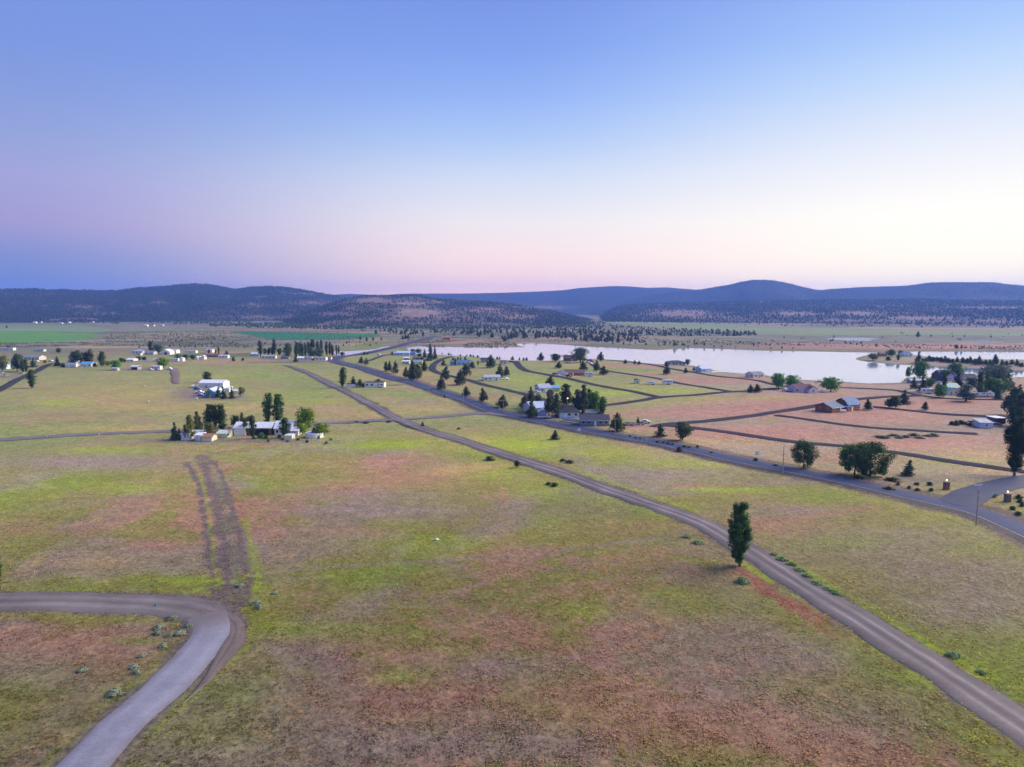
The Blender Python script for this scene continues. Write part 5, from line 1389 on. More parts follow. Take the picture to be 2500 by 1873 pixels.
H('shed','low brown shed row behind the yellow house','shed',1007,1031,879,'pine','brown','gable',7,2.0,1.0,fw=2,door=None)
H('shed','small white-roofed shed behind the pale grey trailer house','shed',986,998,879,'grey','white','gable',4,1.8,.8,fw=0,door=None)
H('house','light blue house with blue-grey roof at the head of the lake','house',968,1000,868,'sky','lblue','gable',9,2.6,1.6,fw=4,door=.55)
H('shed','white shed at the left end of the light blue lake-head house','shed',961,969,867.5,'white','white','gable',5,2.0,.7,fw=1,door=None)
H('garage','slate blue garage right of the light blue lake-head house','garage',1000,1014,867.5,'blue','steel','gable',8,2.4,1.5,fw=1,door=None)
H('shed','white low shed under the bright green tree by the lake head','shed',1015,1031,869,'white','lgrey','gable',6,1.9,.8,fw=2,door=None)
H('house','small red house far off beyond the head of the lake','house',1081,1099,829,'red','rust','gable',9,2.8,1.8,fw=2,door=None)
# --- mobile home by gravel road
H('mobile_home','long white mobile home with dark roof edge near the gravel road','mobile home',890,938,945.5,'white','dark','flat',5,2.9,.1,rot=-3,fw=4,door=.72,ov=.12,porch=(.86,3.0,'white'))
H('shed','low white shed left of the spruce beside the mobile home','shed',846,866,945.5,'white','dark','flat',4,1.9,.1,fw=0,door=None,ov=.1)
# --- lake front
H('lake_house','white lake house with long dark roof on the shore','house',1630,1674,892,'white','navy','hip',10,2.4,1.6,fw=5,door=.4,ov=.7)
H('boathouse','pale blue boathouse with grey-blue roof at the water','boathouse',1704,1738,909,'sky','lblue','gable',9,2.6,1.5,rot=18,fw=2,door=.7,side='L')
H('boathouse','cream boathouse with grey roof at the water, right of the pale blue one','boathouse',1828,1868,923,'cream','grey','gable',9,2.5,1.6,rot=20,fw=2,door=.55,side='L')
H('bungalow','bungalow with wide brown roof and lavender walls between green trees','bungalow',1940,1986,959,'lav','maroon','gable',10,2.5,2.0,rot=2,fw=4,door=.4,garage=[(.75,.22)])
H('gable_wing','white gabled wing at the right end of the brown-roofed bungalow','house wing',1976,1996,960.5,'white','maroon','gableY',6,2.4,1.6,fw=1,door=None)
H('shed','tiny tan shed with dark roof in the green field by the camper','shed',1550,1562,937,'cream','dark','gableY',4,2.3,.6,fw=0,door=.5,ov=.15)
# --- log barn
H('log_barn','honey-log barn with tall blue gambrel roof in the pink field','barn',2052,2103,1003,'log','blue','gambrel',8,2.8,3.0,rot=24,fw=3,door=.35,ov=.5,side='L')
H('log_wing','lower log wing with slate blue roof left of the log barn','barn wing',2005,2062,1007,'log','steel','gable',9,2.5,1.8,rot=30,fw=2,door=.8,side='L',ov=.6)
H('log_porch','low blue-roofed log porch joining the wing and the log barn','barn wing',2056,2080,1005,'log','blue','shed',5,2.1,.8,rot=24,fw=1,door=None,ov=.4)
# --- right cluster
H('house','dark slate house with white gabled dormer among the shore trees','house',2294,2336,929,'navy','navy','gable',10,3.4,3.2,rot=4,fw=3,door=.3)
H('gable_dormer','pale lavender gabled front of the dark slate shore house','house wing',2311,2328,930,'lav','navy','gableY',4,3.4,2.4,rot=4,fw=1,door=None,gablewin=1)
H('garage','white garage with dark roof right of the dark slate house','garage',2354,2386,929.5,'white','dark','gable',8,2.6,1.6,fw=0,door=None,garage=[(.28,.3),(.68,.3)])
H('house','cream house with teal roof among the right-hand trees','house',2306,2345,962,'cream','teal','gable',9,3.6,2.2,rot=2,fw=3,door=.2)
H('gable_wing','teal gabled porch front of the cream house','house wing',2314,2340,965,'cream','teal','gableY',5,2.4,1.5,rot=2,fw=2,door=.3)
H('shed','long grey shed with pale roof at the shore left of the slate house','shed',2224,2262,936,'grey','lgrey','gable',5,1.9,.7,fw=2,door=None)
H('shed','lavender grey shed in the scrap yard at the right','shed',2392,2425,1046,'lav','lgrey','shed',6,2.2,.8,rot=-8,fw=1,door=None)
H('open_canopy','white flat canopy over dark clutter in the scrap yard','canopy',2431,2455,1035,'navy','white','flat',6,2.4,.1,fw=0,door=None,ov=.4,opening=(.5,.9))
H('house','white gabled house on the peninsula','house',2207,2228,871,'white','lgrey','gableY',9,2.6,2.4,fw=2,door=None)
H('shack','dark brown shack on the peninsula','shack',2149,2166,869.5,'pine','brown','gable',7,2.2,1.2,fw=1,door=None)
# --- blue gabled house and metal barn
H('house','blue gabled house with white window trim in the meadow','house',494,527,971.5,'blue','lblue','gableY',13,2.6,2.4,rot=4,fw=2,door=.5,ov=.5)
H('metal_barn','long white metal barn behind the blue gabled house','barn',486,545,948,'white','white','gable',10,3.2,1.5,rot=0,fw=2,door=.3,garage=[(.8,.16)])
H('shed','small white shed among the conifers right of the blue gabled house','shed',549,560,957,'white','white','shed',5,2.0,.6,fw=0,door=None)
H('shed','low white shed at the end of the conifer row by the blue gabled house','shed',570,582,961,'white','white','gable',4,1.6,.5,fw=0,door=None)
# --- white farm
H('shed','tall white two-part shed at the left end of the farm','shed',442,463,1075,'white','white','gable',6,2.4,1.0,fw=1,door=None)
H('greenhouse','long pale green low shed behind the small farm sheds','shed',467,503,1070,'palegreen','palegreen','gable',7,1.6,.9,fw=0,door=None)
H('shed','bluish white small shed between the pale green shed and the rusty one','shed',476,491,1077,'sky','white','shed',4,2.1,.4,fw=0,door=.7)
H('shed','cream shed with rusty red sheet roof at the front of the farm','shed',492,517,1078,'cream','rust','gable',5,1.6,.9,fw=0,door=None)
H('shed','pale green roofed low shed right of the dark poplars','shed',530,556,1069,'palegreen','palegreen','gable',6,1.6,.9,fw=0,door=None)
H('barn','long open barn with white metal roof in the middle of the farm','barn',600,662,1063,'pine','white','gable',8,3.0,1.6,fw=0,door=None,opening=(.6,.6))
H('barn_end','white walled left section of the long farm barn','barn',571,599,1064,'white','white','gable',8,3.1,1.7,fw=0,door=None)
H('farmhouse','white farmhouse with stepped white metal roofs behind the dark tree','house',667,712,1062,'white','white','gable',9,2.7,2.2,rot=4,fw=3,door=.7)
H('farmhouse_wing','low white wing at the right end of the farmhouse','house wing',711,728,1064,'white','white','gable',5,2.0,.8,fw=1,door=None)
H('shed','small low white shed at the very front of the farmhouse','shed',694,713,1074.5,'cream','white','flat',4,1.6,.1,fw=0,door=None,ov=.1)
# --- left edge and far village
H('house','long low house with grey-green roof and pink gable wall at left','house',56,98,879,'pink','green','gable',9,2.6,1.8,rot=-6,fw=4,door=.5,side='R')
H('mobile_home','long white mobile home cut by the left edge','mobile home',-12,32,855.5,'white','lgrey','flat',5,2.7,.1,fw=5,door=.6,ov=.1)
H('shed','small grey shed alone in the far left pasture','shed',84,106,858.5,'lgrey','grey','gable',5,2.0,1.0,fw=1,door=None)
H('house','white house with pale roof behind the white camper at left','house',163,188,894,'white','lblue','gable',8,3.0,1.6,fw=2,door=None)
H('house','pale blue-roofed white house between the trees at left','house',196,223,896,'white','bblue','gable',8,2.5,1.5,fw=3,door=.4)
H('house','pale blue house under the olive tree at the left edge','house',-8,10,902,'sky','lblue','gable',8,2.6,1.5,fw=1,door=None)
H('shed','grey-roofed shed between the two big trees at the left edge','shed',14,29,897,'white','lgrey','gable',6,2.2,1.2,fw=1,door=None)
H('shed','tan low shed at the foot of the fresh green tree','shed',272,286,905,'tan','lgrey','gable',4,1.6,.7,fw=0,door=None)
H('house','white house behind the long white fence','house',309,326,884.5,'white','white','gable',8,2.3,1.1,fw=2,door=None)
H('house','white house with hipped pale roof left of the leaning poplar','house',322,347,863.5,'white','lgrey','hip',10,2.6,1.7,fw=3,door=None)
H('shed','small grey square shed below the hipped white house','shed',333,343,868,'lgrey','grey','flat',5,2.4,.1,fw=0,door=None)
H('house','grey house with pale roof left of the grey-green willow','house',353,375,866.5,'lgrey','grey','gable',8,2.5,1.5,fw=2,door=None)
H('barn','large white barn right of the grey-green willow','barn',392,415,866,'white','white','gableY',10,3.0,2.4,fw=0,door=None,opening=(.55,.3))
H('barn','long low white barn touching the right side of the large white barn','barn',411,430,863,'white','lgrey','gable',9,3.0,1.4,fw=2,door=None)
H('mobile_home','long white mobile home alone behind the dark green hay patch','mobile home',450,478,862.5,'white','lgrey','flat',5,2.7,.1,fw=4,door=.55,ov=.1)
H('house','small pale peach house behind the column trees','house',503,518,861,'cream','lgrey','gable',7,2.6,1.4,fw=1,door=None)
H('shed_row','long low brown shed row with white patches in the far yard','shed',500,533,872,'pine','brown','gable',7,2.0,1.0,fw=4,door=None)
H('mobile_home','pale blue-white mobile home beside the far juniper','mobile home',535,556,874.5,'white','lblue','gable',5,2.4,.6,fw=3,door=None)
H('shed','square white shed right of the white camper in the far village','shed',436,446,882.5,'white','lgrey','gableY',5,2.8,.8,fw=0,door=None)
H('shed','small white shed right of the white fence','shed',374,386,884,'white','lblue','gable',5,2.2,.8,fw=0,door=None)
H('shed','white gabled shed, tallest of the three small ones in the far village','shed',491,499,878,'white','lgrey','gableY',5,2.6,1.3,fw=1,door=None)
H('shed','white gabled shed, middle of the three small ones in the far village','shed',484,490,878,'white','white','gableY',4,2.0,.9,fw=0,door=None)
H('shed','white gabled shed, leftmost of the three small ones in the far village','shed',477,483,878.5,'cream','white','gableY',4,2.0,.9,fw=0,door=None)
H('carport','arched white carport over clutter in the brown yard','carport',320,336,903,'grey','white','arch',6,2.2,1.0,fw=0,door=None,opening=(.5,.8))
H('mobile_home','white trailer house under the yellow-green tree','mobile home',369,391,902.5,'white','white','flat',4,2.6,.1,fw=3,door=.8,ov=.1)
H('house','pale blue house left of the leftmost tall village poplar','house',612,633,870.5,'sky','lblue','gable',8,2.5,1.3,fw=3,door=None)
H('mobile_home','long whitish mobile home at the foot of the village poplars','mobile home',639,672,875.5,'white','lgrey','gable',5,2.3,.7,fw=4,door=.4)
H('shed','grey-blue shed under the big ragged village tree','shed',686,705,876.5,'grey','lgrey','gable',7,2.4,1.2,fw=1,door=None)
H('house','white gabled house right of the big ragged village tree','house',725,740,880.5,'white','white','gable',7,2.4,1.2,fw=2,door=None)
H('house','white house with grey roof in front of the willows','house',743,760,880.5,'white','grey','gable',7,2.3,1.5,fw=2,door=None)
H('shed','narrow brown shed right of the grey-roofed white house','shed',760,767,880.5,'pine','brown','flat',4,2.2,.1,fw=0,door=None)
H('mobile_home','white mobile home nearest the highway bend','mobile home',771,796,880,'white','lgrey','flat',5,2.7,.1,rot=-4,fw=4,door=.5,ov=.1)
H('shed','pinkish red shed at the right end of the village','shed',797,808,878.5,'pink','rust','gable',5,2.2,1.0,fw=1,door=None)
for k, (x, y, w, lab) in enumerate([(84,789,7,'pale farm shed, nearest and leftmost of the far hill-foot hamlet'),(97,788,6,'second small white house of the far hill-foot hamlet'),(117,784,9,'white house high at the edge of the left forest'),(127,783.5,8,'widest white house at the edge of the left forest'),(137,786,7,'small tan house of the far hill-foot hamlet'),(147,791,8,'low white shed below the far hill-foot hamlet'),(168,789,5,'tiny white house right of the hamlet trees'),(224,788,7,'lone white house right of the far hamlet'),(246,783,6,'tiny pale house at the forest edge right of the hamlet'),(355,797,8,'left of three far white houses below the dark tree line'),(371,796.5,9,'middle of three far white houses below the dark tree line'),(394,796,7,'right of three far white houses below the dark tree line')]):
    H('far_house', lab, 'house', x - w / 2, x + w / 2, y, ['white', 'cream', 'lgrey'][k % 3], ['white', 'lgrey', 'brown'][(k * 2) % 3], 'gable', 8, 2.8, 1.6, fw=2, door=None, wscale=1.3)

# wings, porches and dormers belong to their house: their walls, roofs and windows become its parts
def absorb(wing_label, main_label):
    find = lambda t: next(o for o in COL.objects if o.parent is None and o.get('label', '').startswith(t))
    w, m = find(wing_label), find(main_label)
    k = m.matrix_basis.inverted() @ w.matrix_basis
    for c in [c for c in COL.objects if c.parent is w]:
        mb_ = c.matrix_basis.copy(); c.parent = m; c.matrix_basis = k @ mb_
    bpy.data.objects.remove(w)
for wl_, ml_ in [('bright blue roofed wing', 'blue-grey house'), ('white garage wing with grey roof', 'long brown-roofed house'), ('white gabled wing at the right end', 'bungalow with wide'), ('lower log wing', 'honey-log barn'), ('low blue-roofed log porch', 'honey-log barn'), ('pale lavender gabled front', 'dark slate house'), ('teal gabled porch', 'cream house with teal'), ('low white wing at the right end of the farmhouse', 'white farmhouse with'), ('white walled left section', 'long open barn')]:
    absorb(wl_, ml_)

# ================================================================== vehicles, trailers, tanks
def wheel(parent, x, y, r, w):
    k = ('wheel', r, w)
    if k not in CACHE:
        mb = MB(); n = 12
        V = [(s * w / 2, r * math.cos(2 * math.pi * a / n), r * math.sin(2 * math.pi * a / n)) for s in (-1, 1) for a in range(n)]
        mb.add(V, [tuple(range(n)), tuple(range(n, 2 * n))] + [(a, (a + 1) % n, n + (a + 1) % n, n + a) for a in range(n)])
        CACHE[k] = mb.mesh('tyre', M_TYRE)
        mb = MB(); V = [(s * (w / 2 + .02), r * .55 * math.cos(2 * math.pi * a / n), r * .55 * math.sin(2 * math.pi * a / n)) for s in (-1, 1) for a in range(n)]
        mb.add(V, [tuple(range(n)), tuple(range(n, 2 * n))] + [(a, (a + 1) % n, n + (a + 1) % n, n + a) for a in range(n)])
        CACHE[('rim', r, w)] = mb.mesh('rim', M_STEEL)
    o = link('wheel', CACHE[k], None, parent, (y, x, r)); o.rotation_euler = (0, 0, 0)
    link('rim', CACHE[('rim', r, w)], None, o)
PAINT = dict(white=plain('car_white', (.76, .77, .79), .25, .03), dark=plain('car_dark', (.03, .035, .05), .25, .03), silver=plain('car_silver', (.45, .47, .52), .25, .03), maroon=plain('car_maroon', (.16, .03, .035), .25, .03), blue=plain('car_blue', (.12, .16, .45), .25, .03))
def car(px, py, rot, paint, label, kind='car', cat='car'):
    p = W(px, py)
    o = link({'car': 'parked_car', 'pickup': 'pickup_truck', 'suv': 'parked_suv'}[kind], None, None, None, p + Vector((0, 0, .03))); o.rotation_euler = (0, 0, R(rot)); tag(o, label, cat)
    # length on local Y... profile drawn in (y,z), front at -y
    if kind == 'pickup': prof = [(-2.6, .45), (-2.6, 1.0), (-1.35, 1.1), (-.8, 1.75), (.45, 1.78), (.6, 1.15), (2.6, 1.15), (2.6, .45)]; cab = (-.85, .45)
    elif kind == 'suv': prof = [(-2.3, .42), (-2.3, 1.0), (-1.2, 1.12), (-.6, 1.75), (2.1, 1.75), (2.3, 1.1), (2.3, .42)]; cab = (-.7, 2.05)
    else: prof = [(-2.2, .38), (-2.2, .82), (-1.1, .95), (-.45, 1.42), (1.0, 1.42), (1.6, 1.0), (2.2, .95), (2.2, .38)]; cab = (-.5, 1.3)
    MB().prism(prof, 'X', -.88, .88).obj('body', PAINT[paint], o)
    top = max(q[1] for q in prof)
    MB().prism([(cab[0] - .15, top - .50), (cab[0] + .12, top - .12), (cab[1] - .2, top - .12), (cab[1], top - .50)], 'X', -.90, .90).obj('side_windows', M_GLASS, o)
    for s in (-1, 1): MB().box((s * .6, prof[0][0] - .02, .72), (.35, .06, .16)).obj('headlight', M_TRIM, o)
    for y in (-1.45, 1.45):
        for s in (-1, 1): wheel(o, y, s * .84, .36, .22)
    return o
def camper(x0, x1, yb, rot, label, stripe='blue', h=2.6, kind='camper_trailer'):
    p = W((x0 + x1) / 2, yb); dep = depth_of(p); L = (x1 - x0) * dep / FPX / max(.4, math.cos(R(rot)))
    o = link(kind, None, None, None, p + Vector((0, 1.2, 0))); o.rotation_euler = (0, 0, R(rot)); tag(o, label, 'camper')
    a = L / 2; t = .55 + h
    MB().prism([(-a, 1.1), (-a + .5, .55), (a, .55), (a, t - .25), (a - .25, t), (-a + .35, t), (-a, t - .6)], 'Y', -1.2, 1.2).obj('body', PAINT['white'], o)
    MB().box((0, -1.21, 1.15), (L * .9, .03, .22)).obj('stripe', M[stripe], o)
    for u in (-.32, 0, .28): window(o, u * L, -1.22, 2.15, .9, .6)
    link('door', boxmesh(.7, .06, 1.8, M['lgrey']), None, o, (.15 * L, -1.22, 1.55))
    for y in (.05, .17):
        for s in (-1, 1):
            k = ('cw',)
            if k not in CACHE:
                mb = MB(); n = 12
                V = [(.34 * math.cos(2 * math.pi * q / n), ss * .11, .34 * math.sin(2 * math.pi * q / n)) for ss in (-1, 1) for q in range(n)]
                mb.add(V, [tuple(range(n)), tuple(range(n, 2 * n))] + [(q, (q + 1) % n, n + (q + 1) % n, n + q) for q in range(n)])
                CACHE[k] = mb.mesh('tyre', M_TYRE)
            link('wheel', CACHE[k], None, o, (y * L, s * 1.05, .34))
    MB().box((-a - .4, 0, .62), (1.0, .12, .1)).obj('hitch', M_STEEL, o)
    MB().box((0, 0, t + .1), (.8, .6, .22)).obj('roof_vent', M['lgrey'], o)
    return o
camper(159, 186, 897.5, 0, 'large white camper trailer under the dark trees at left', 'lgrey')
camper(416, 435, 883.5, 3, 'white camper trailer left of the square white shed in the far village', 'lgrey')
camper(1427, 1449, 919.5, -3, 'white camper trailer at the right end of the brown-roofed house', 'lav')
camper(1617, 1643, 939.5, 2, 'white camper trailer alone in the green field by the lane', 'lgrey')
camper(2253, 2280, 962, -12, 'white camper parked beside the trees left of the teal roof', 'grey')
camper(2376, 2428, 970, 0, 'long white trailer under the bright green tree at right', 'lgrey', 2.0)
car(1310, 960, 80, 'white', 'white car beside the blue-grey house', 'car')
car(1234, 927.5, 70, 'white', 'white pickup right of the tall juniper by the double-wide', 'pickup', 'pickup')
car(1241, 888, 85, 'white', 'white car beside the small white shore house', 'car')
car(1247, 886, 100, 'dark', 'dark car right of the small white shore house', 'suv')
car(1364, 919.5, 75, 'white', 'white car parked left of the white garage wing', 'car')
car(1355, 914.5, 80, 'dark', 'dark car behind the white one near the brown-roofed house', 'car')
car(1389, 920.5, 60, 'maroon', 'maroon car in front of the brown-roofed house', 'suv')
car(1385, 887, 90, 'silver', 'silver car in front of the rust red house, left of two', 'car')
car(1396, 887.5, 85, 'white', 'white car in front of the rust red house, right of two', 'car')
car(1436, 886.5, 35, 'silver', 'silver car parked on the lane above the junipers', 'car')
car(1443, 889.5, 35, 'white', 'white car parked on the lane above the junipers', 'car')
car(1576, 1033, 75, 'white', 'white car behind the rock pile near the lane end', 'car')
car(473, 946.5, 10, 'white', 'white utility vehicle left of the long white metal barn', 'suv')
car(483, 951.5, 80, 'blue', 'violet blue car left of the blue gabled house', 'car')
car(487, 960.5, 85, 'white', 'white pickup left of the blue gabled house', 'pickup', 'pickup')
car(492, 966.5, 60, 'silver', 'silver car against the corner of the blue gabled house', 'car')
car(414, 902.5, 70, 'white', 'white pickup at the head of the brown dirt drive', 'pickup', 'pickup')
car(368, 904.5, 85, 'white', 'white low car in front of the white trailer house', 'car')
car(385, 904.5, 85, 'silver', 'silver car between the white trailer house and the white pickup', 'car')
car(1918, 955.5, 20, 'white', 'white car left of the brown-roofed bungalow', 'suv')
car(1938, 956.5, 60, 'white', 'white van at the left corner of the brown-roofed bungalow', 'suv')
car(1952, 938, 80, 'silver', 'pale car behind the brown-roofed bungalow near the shore', 'suv')
car(2380, 1034, 75, 'dark', 'dark truck at the left of the scrap yard', 'pickup', 'pickup')
car(2432, 1040, 60, 'dark', 'dark car between shed and canopy in the scrap yard', 'car')
car(925, 867, 60, 'white', 'white car on the grass beside the short driveway', 'car')
car(40, 897, 80, 'silver', 'silver car behind the big round tree at the left edge', 'car')
car(91, 884, 70, 'white', 'white car in the yard of the grey-green roofed house', 'car')
car(125, 883, 80, 'white', 'white car behind the pointed conifer at left', 'car')

def flatbed(x0, x1, yb, rot, label, load):
    p = W((x0 + x1) / 2, yb); dep = depth_of(p); L = (x1 - x0) * dep / FPX
    o = link('flatbed_trailer', None, None, None, p + Vector((0, 1, 0))); o.rotation_euler = (0, 0, R(rot)); tag(o, label, 'trailer')
    MB().box((0, 0, .75), (L, 2.2, .16)).obj('deck', M['lgrey'], o)
    MB().box((-L / 2 - .6, 0, .6), (1.3, .12, .12)).obj('hitch', M_STEEL, o)
    MB().box((0, -1.12, .95), (L, .06, .3)).obj('side_rail', M['white'], o)
    for s in (-1, 1): link('wheel', CACHE[('cw',)], None, o, (.12 * L, s * 1.2, .34))
    return o
fb = flatbed(1566, 1613, 940, 1, 'long low flatbed trailer between the tiny shed and the camper', None)
t = link('tarp_load', None, None, None, W(1590, 939.5) + Vector((0, 1, .85))); tag(t, 'blue tarpaulin bundle lying on the long flatbed trailer', 'tarp')
MB().add([(-2.4, -.9, 0), (2.4, -.9, 0), (2.4, .9, 0), (-2.4, .9, 0), (-1.9, -.5, .55), (.2, -.4, .95), (2.0, -.5, .5), (2.0, .5, .5), (.2, .45, .9), (-1.9, .5, .6)], [(0, 1, 6, 5, 4), (1, 2, 7, 6), (2, 3, 9, 8, 7), (3, 0, 4, 9), (4, 5, 8, 9), (5, 6, 7, 8), (3, 2, 1, 0)]).obj('cover', M['blue'], t)
flatbed(33, 57, 913.5, 0, 'white flat trailer in the yard beside the left grey lane', None)
flatbed(474, 490, 967, 3, 'white flat trailer left of the blue gabled house', None)
flatbed(1312, 1345, 1022.5, -6, 'white flat trailer at the highway edge beside the cone-shaped juniper', None)
# boats / junk at left edge
def boat(px, py, rot, L, label):
    o = link('boat', None, None, None, W(px, py) + Vector((0, .8, .35))); o.rotation_euler = (0, 0, R(rot)); tag(o, label, 'boat')
    a = L / 2
    V = [(-a, -.9, .9), (-a, .9, .9), (a * .45, .9, .95), (a * .45, -.9, .95), (a, 0, 1.15), (-a, -.6, .1), (-a, .6, .1), (a * .4, .6, .1), (a * .4, -.6, .1), (a * .75, 0, .3)]
    MB().add(V, [(0, 3, 8, 5), (3, 4, 9, 8), (4, 2, 7, 9), (2, 1, 6, 7), (1, 0, 5, 6), (5, 8, 9, 7, 6), (0, 1, 2, 4, 3)]).obj('hull', PAINT['white'], o)
    MB().prism([(-.2, .93), (.9, .93), (.5, 1.45), (-.2, 1.5)], 'Y', -.7, .7).obj('windscreen', M_GLASS, o)
    MB().box((-a - .15, 0, .8), (.35, .4, .9)).obj('outboard_motor', M_DARK, o)
boat(9, 920.5, 4, 8, 'white boat lying in the yard at the left edge')
boat(3, 912, 0, 4, 'small white boat behind the larger one at the left edge')
# round white tank with tilted sheet cover
p = W(763, 1071); o = link('round_tank', None, None, None, p + Vector((0, 3.6, -.1))); tag(o, 'round white above-ground tank with a tilted blue-grey cover at the farm', 'tank')
n = 24
mb = MB(); V = [(3.6 * math.cos(2 * math.pi * a / n), 3.6 * math.sin(2 * math.pi * a / n), z) for z in (0, 1.9) for a in range(n)]
mb.add(V, [tuple(range(n, 2 * n))] + [(a, (a + 1) % n, n + (a + 1) % n, n + a) for a in range(n)]).obj('shell', M['white'], o)
mb = MB()
for a in range(0, n, 3): mb.box((3.64 * math.cos(2 * math.pi * a / n), 3.64 * math.sin(2 * math.pi * a / n), 1.0), (.14, .14, 2.1))
mb.obj('upright_rails', M['lgrey'], o)
MB().add([(-1.2, -1.5, 2.0), (2.6, -1.9, 2.0), (2.4, 1.6, 2.3), (-1.1, 1.2, 3.3), (-1.2, -1.5, 1.92), (2.6, -1.9, 1.92), (2.4, 1.6, 2.22), (-1.1, 1.2, 3.22)], [(0, 1, 2, 3), (7, 6, 5, 4), (0, 4, 5, 1), (1, 5, 6, 2), (2, 6, 7, 3), (3, 7, 4, 0)]).obj('cover', RF['steel'], o)
def propane(px, py, L, label, rot=0):
    o = link('propane_tank', None, None, None, W(px, py) + Vector((0, 0, 0))); o.rotation_euler = (0, 0, R(rot)); tag(o, label, 'tank')
    k = L / 2; r = L * .2
    P = [(x, 0, .35 + r) for x in (-k, -k * .93, -k * .8, k * .8, k * .93, k)]; rad = [r * .2, r * .75, r, r, r * .75, r * .2]
    mb = MB(); n = 10
    V = [(q[0], rr_ * math.cos(2 * math.pi * a / n), q[2] + rr_ * math.sin(2 * math.pi * a / n)) for q, rr_ in zip(P, rad) for a in range(n)]
    F = [(i * n + a, i * n + (a + 1) % n, (i + 1) * n + (a + 1) % n, (i + 1) * n + a) for i in range(5) for a in range(n)] + [tuple(range(n)), tuple(range(5 * n, 6 * n))]
    mb.add(V, F).obj('tank_shell', PAINT['white'], o)
    for s in (-1, 1): MB().box((s * k * .6, 0, .2), (.2, r * 1.2, .5)).obj('foot', M['grey'], o)
    MB().box((0, 0, .35 + 2 * r + .08), (.35, .35, .2)).obj('valve_cap', M['lgrey'], o)
propane(361, 983, 1.3, 'white propane tank standing in the meadow left of the blue gabled house')
propane(351, 944, 1.2, 'small white tank far out in the left meadow')
propane(2058, 1007.5, 2.8, 'white propane tank in front of the log barn')
propane(2126, 998.5, 2.0, 'small white tank right of the conifer at the log barn')
propane(479, 975.5, 1.6, 'small white tank by the drive of the blue gabled house')
def boulder(px, py, s, label, mat=None, group=None):
    g = np.random.default_rng(int(px)); mb = MB()
    import bmesh
    b = bmesh.new(); bmesh.ops.create_icosphere(b, subdivisions=2, radius=1)
    for v in b.verts: v.co = Vector((v.co.x * s * 1.2, v.co.y * s, v.co.z * s * .65)) * (1 + .35 * (vnoise(v.co.x * 2 + px, v.co.y * 2 + v.co.z * 1.3, 3) - .5))
    me = bpy.data.meshes.new('boulder'); b.to_mesh(me); b.free(); me.materials.append(mat or MATS['rock'])
    tag(link('boulder', me, None, None, W(px, py) + Vector((0, 0, s * .25))), label, 'rock', group)
plain('rock', (.16, .13, .12), .9, .35, 2, bump=.4); plain('pale_rock', (.62, .60, .57), .9, .2, 2)
boulder(1066, 1319, .45, 'pale white rock alone in the near grass', MATS['pale_rock'])
for k, (x, y, s) in enumerate([(1524,1038,1.1),(1531,1039,.9),(1538,1038,1.2),(1546,1040,.8),(1551,1038,1.0),(1535,1034,.8),(1544,1035,.9),(1560,1038,.7),(1570,1038,.6),(1528,1034,.7)]):
    boulder(x, y, s, ['leftmost rock at the front', 'second rock at the front', 'largest middle rock', 'low front rock right of the middle', 'rounded rock at the right', 'rock at the back left', 'rock at the back right', 'small outlying rock', 'outermost small rock at the right', 'small rock at the back, farthest left'][k] + ' of the rubble pile by the grey house', None, 'rocks in the rubble pile')
# reddish islet in the far arm
mb = MB(); P = W(2313, 862)
V = [(P.x + 9 * math.cos(a) * (1 + .2 * math.sin(3 * a)), P.y + 7 * math.sin(a), WATER_Z - .3) for a in np.linspace(0, 2 * math.pi, 16, endpoint=False)] + [(P.x + 5 * math.cos(a), P.y + 4 * math.sin(a), WATER_Z + 1.1 + .3 * math.sin(2 * a)) for a in np.linspace(0, 2 * math.pi, 16, endpoint=False)]
o = link('islet', mb.add(V, [tuple(range(16, 32))] + [(a, (a + 1) % 16, 16 + (a + 1) % 16, 16 + a) for a in range(16)]).mesh('islet', plain('islet_earth', (.20, .12, .10), .9, .3)))
tag(o, 'small reddish islet in the far arm of the lake', 'islet', kind='structure')

# ================================================================== poles, signs, fences, pillars
def power_pole(px, py, hpx, label, arm=True, rot=20):
    p = W(px, py); Hm = hpx * depth_of(p) / FPX
    o = link('power_pole', None, None, None, p); o.rotation_euler = (0, 0, R(rot)); tag(o, label, 'power pole')
    MB().tube([(0, 0, -.2), (0, 0, Hm * .5), (0, 0, Hm)], [.14, .12, .09], 8).obj('pole', M_WOOD, o)
    if arm:
        a = MB().box((0, -.16, Hm - .45), (2.6, .12, .14)).obj('crossarm', M_WOOD, o)
        for x in (-1.15, -.45, .45, 1.15): MB().tube([(x, -.16, Hm - .38), (x, -.16, Hm - .16)], [.06, .045], 6).obj('insulator', M['lgrey'], a)
    return o
power_pole(1229, 1011, 36, 'power pole with crossarm at the cross road junction')
power_pole(1501, 1062, 42, 'power pole with crossarm in front of the egg-shaped juniper')
power_pole(1911, 1163, 78, 'tall power pole by the highway near the rounded dark juniper', True, 60)
power_pole(2383, 1284, 92, 'tallest power pole, nearest, beside the entrance road junction', True, 60)
power_pole(1131, 988, 37, 'power pole by the highway before the small juniper')
power_pole(1047, 961, 30, 'power pole by the highway before the lane curve')
power_pole(962, 929, 26, 'power pole by the highway at the largest juniper of the trio')
power_pole(893, 897, 20, 'power pole at the twin junipers on the highway bend')
power_pole(838, 873, 16, 'power pole on the highway bend by the pond')
power_pole(806, 887, 14, 'power pole at the dirt track end by the highway bend', False)
power_pole(760, 882, 14, 'thin pole among the white village sheds', False)
power_pole(1304, 842, 18, 'thin pole at the far lake shore', False)
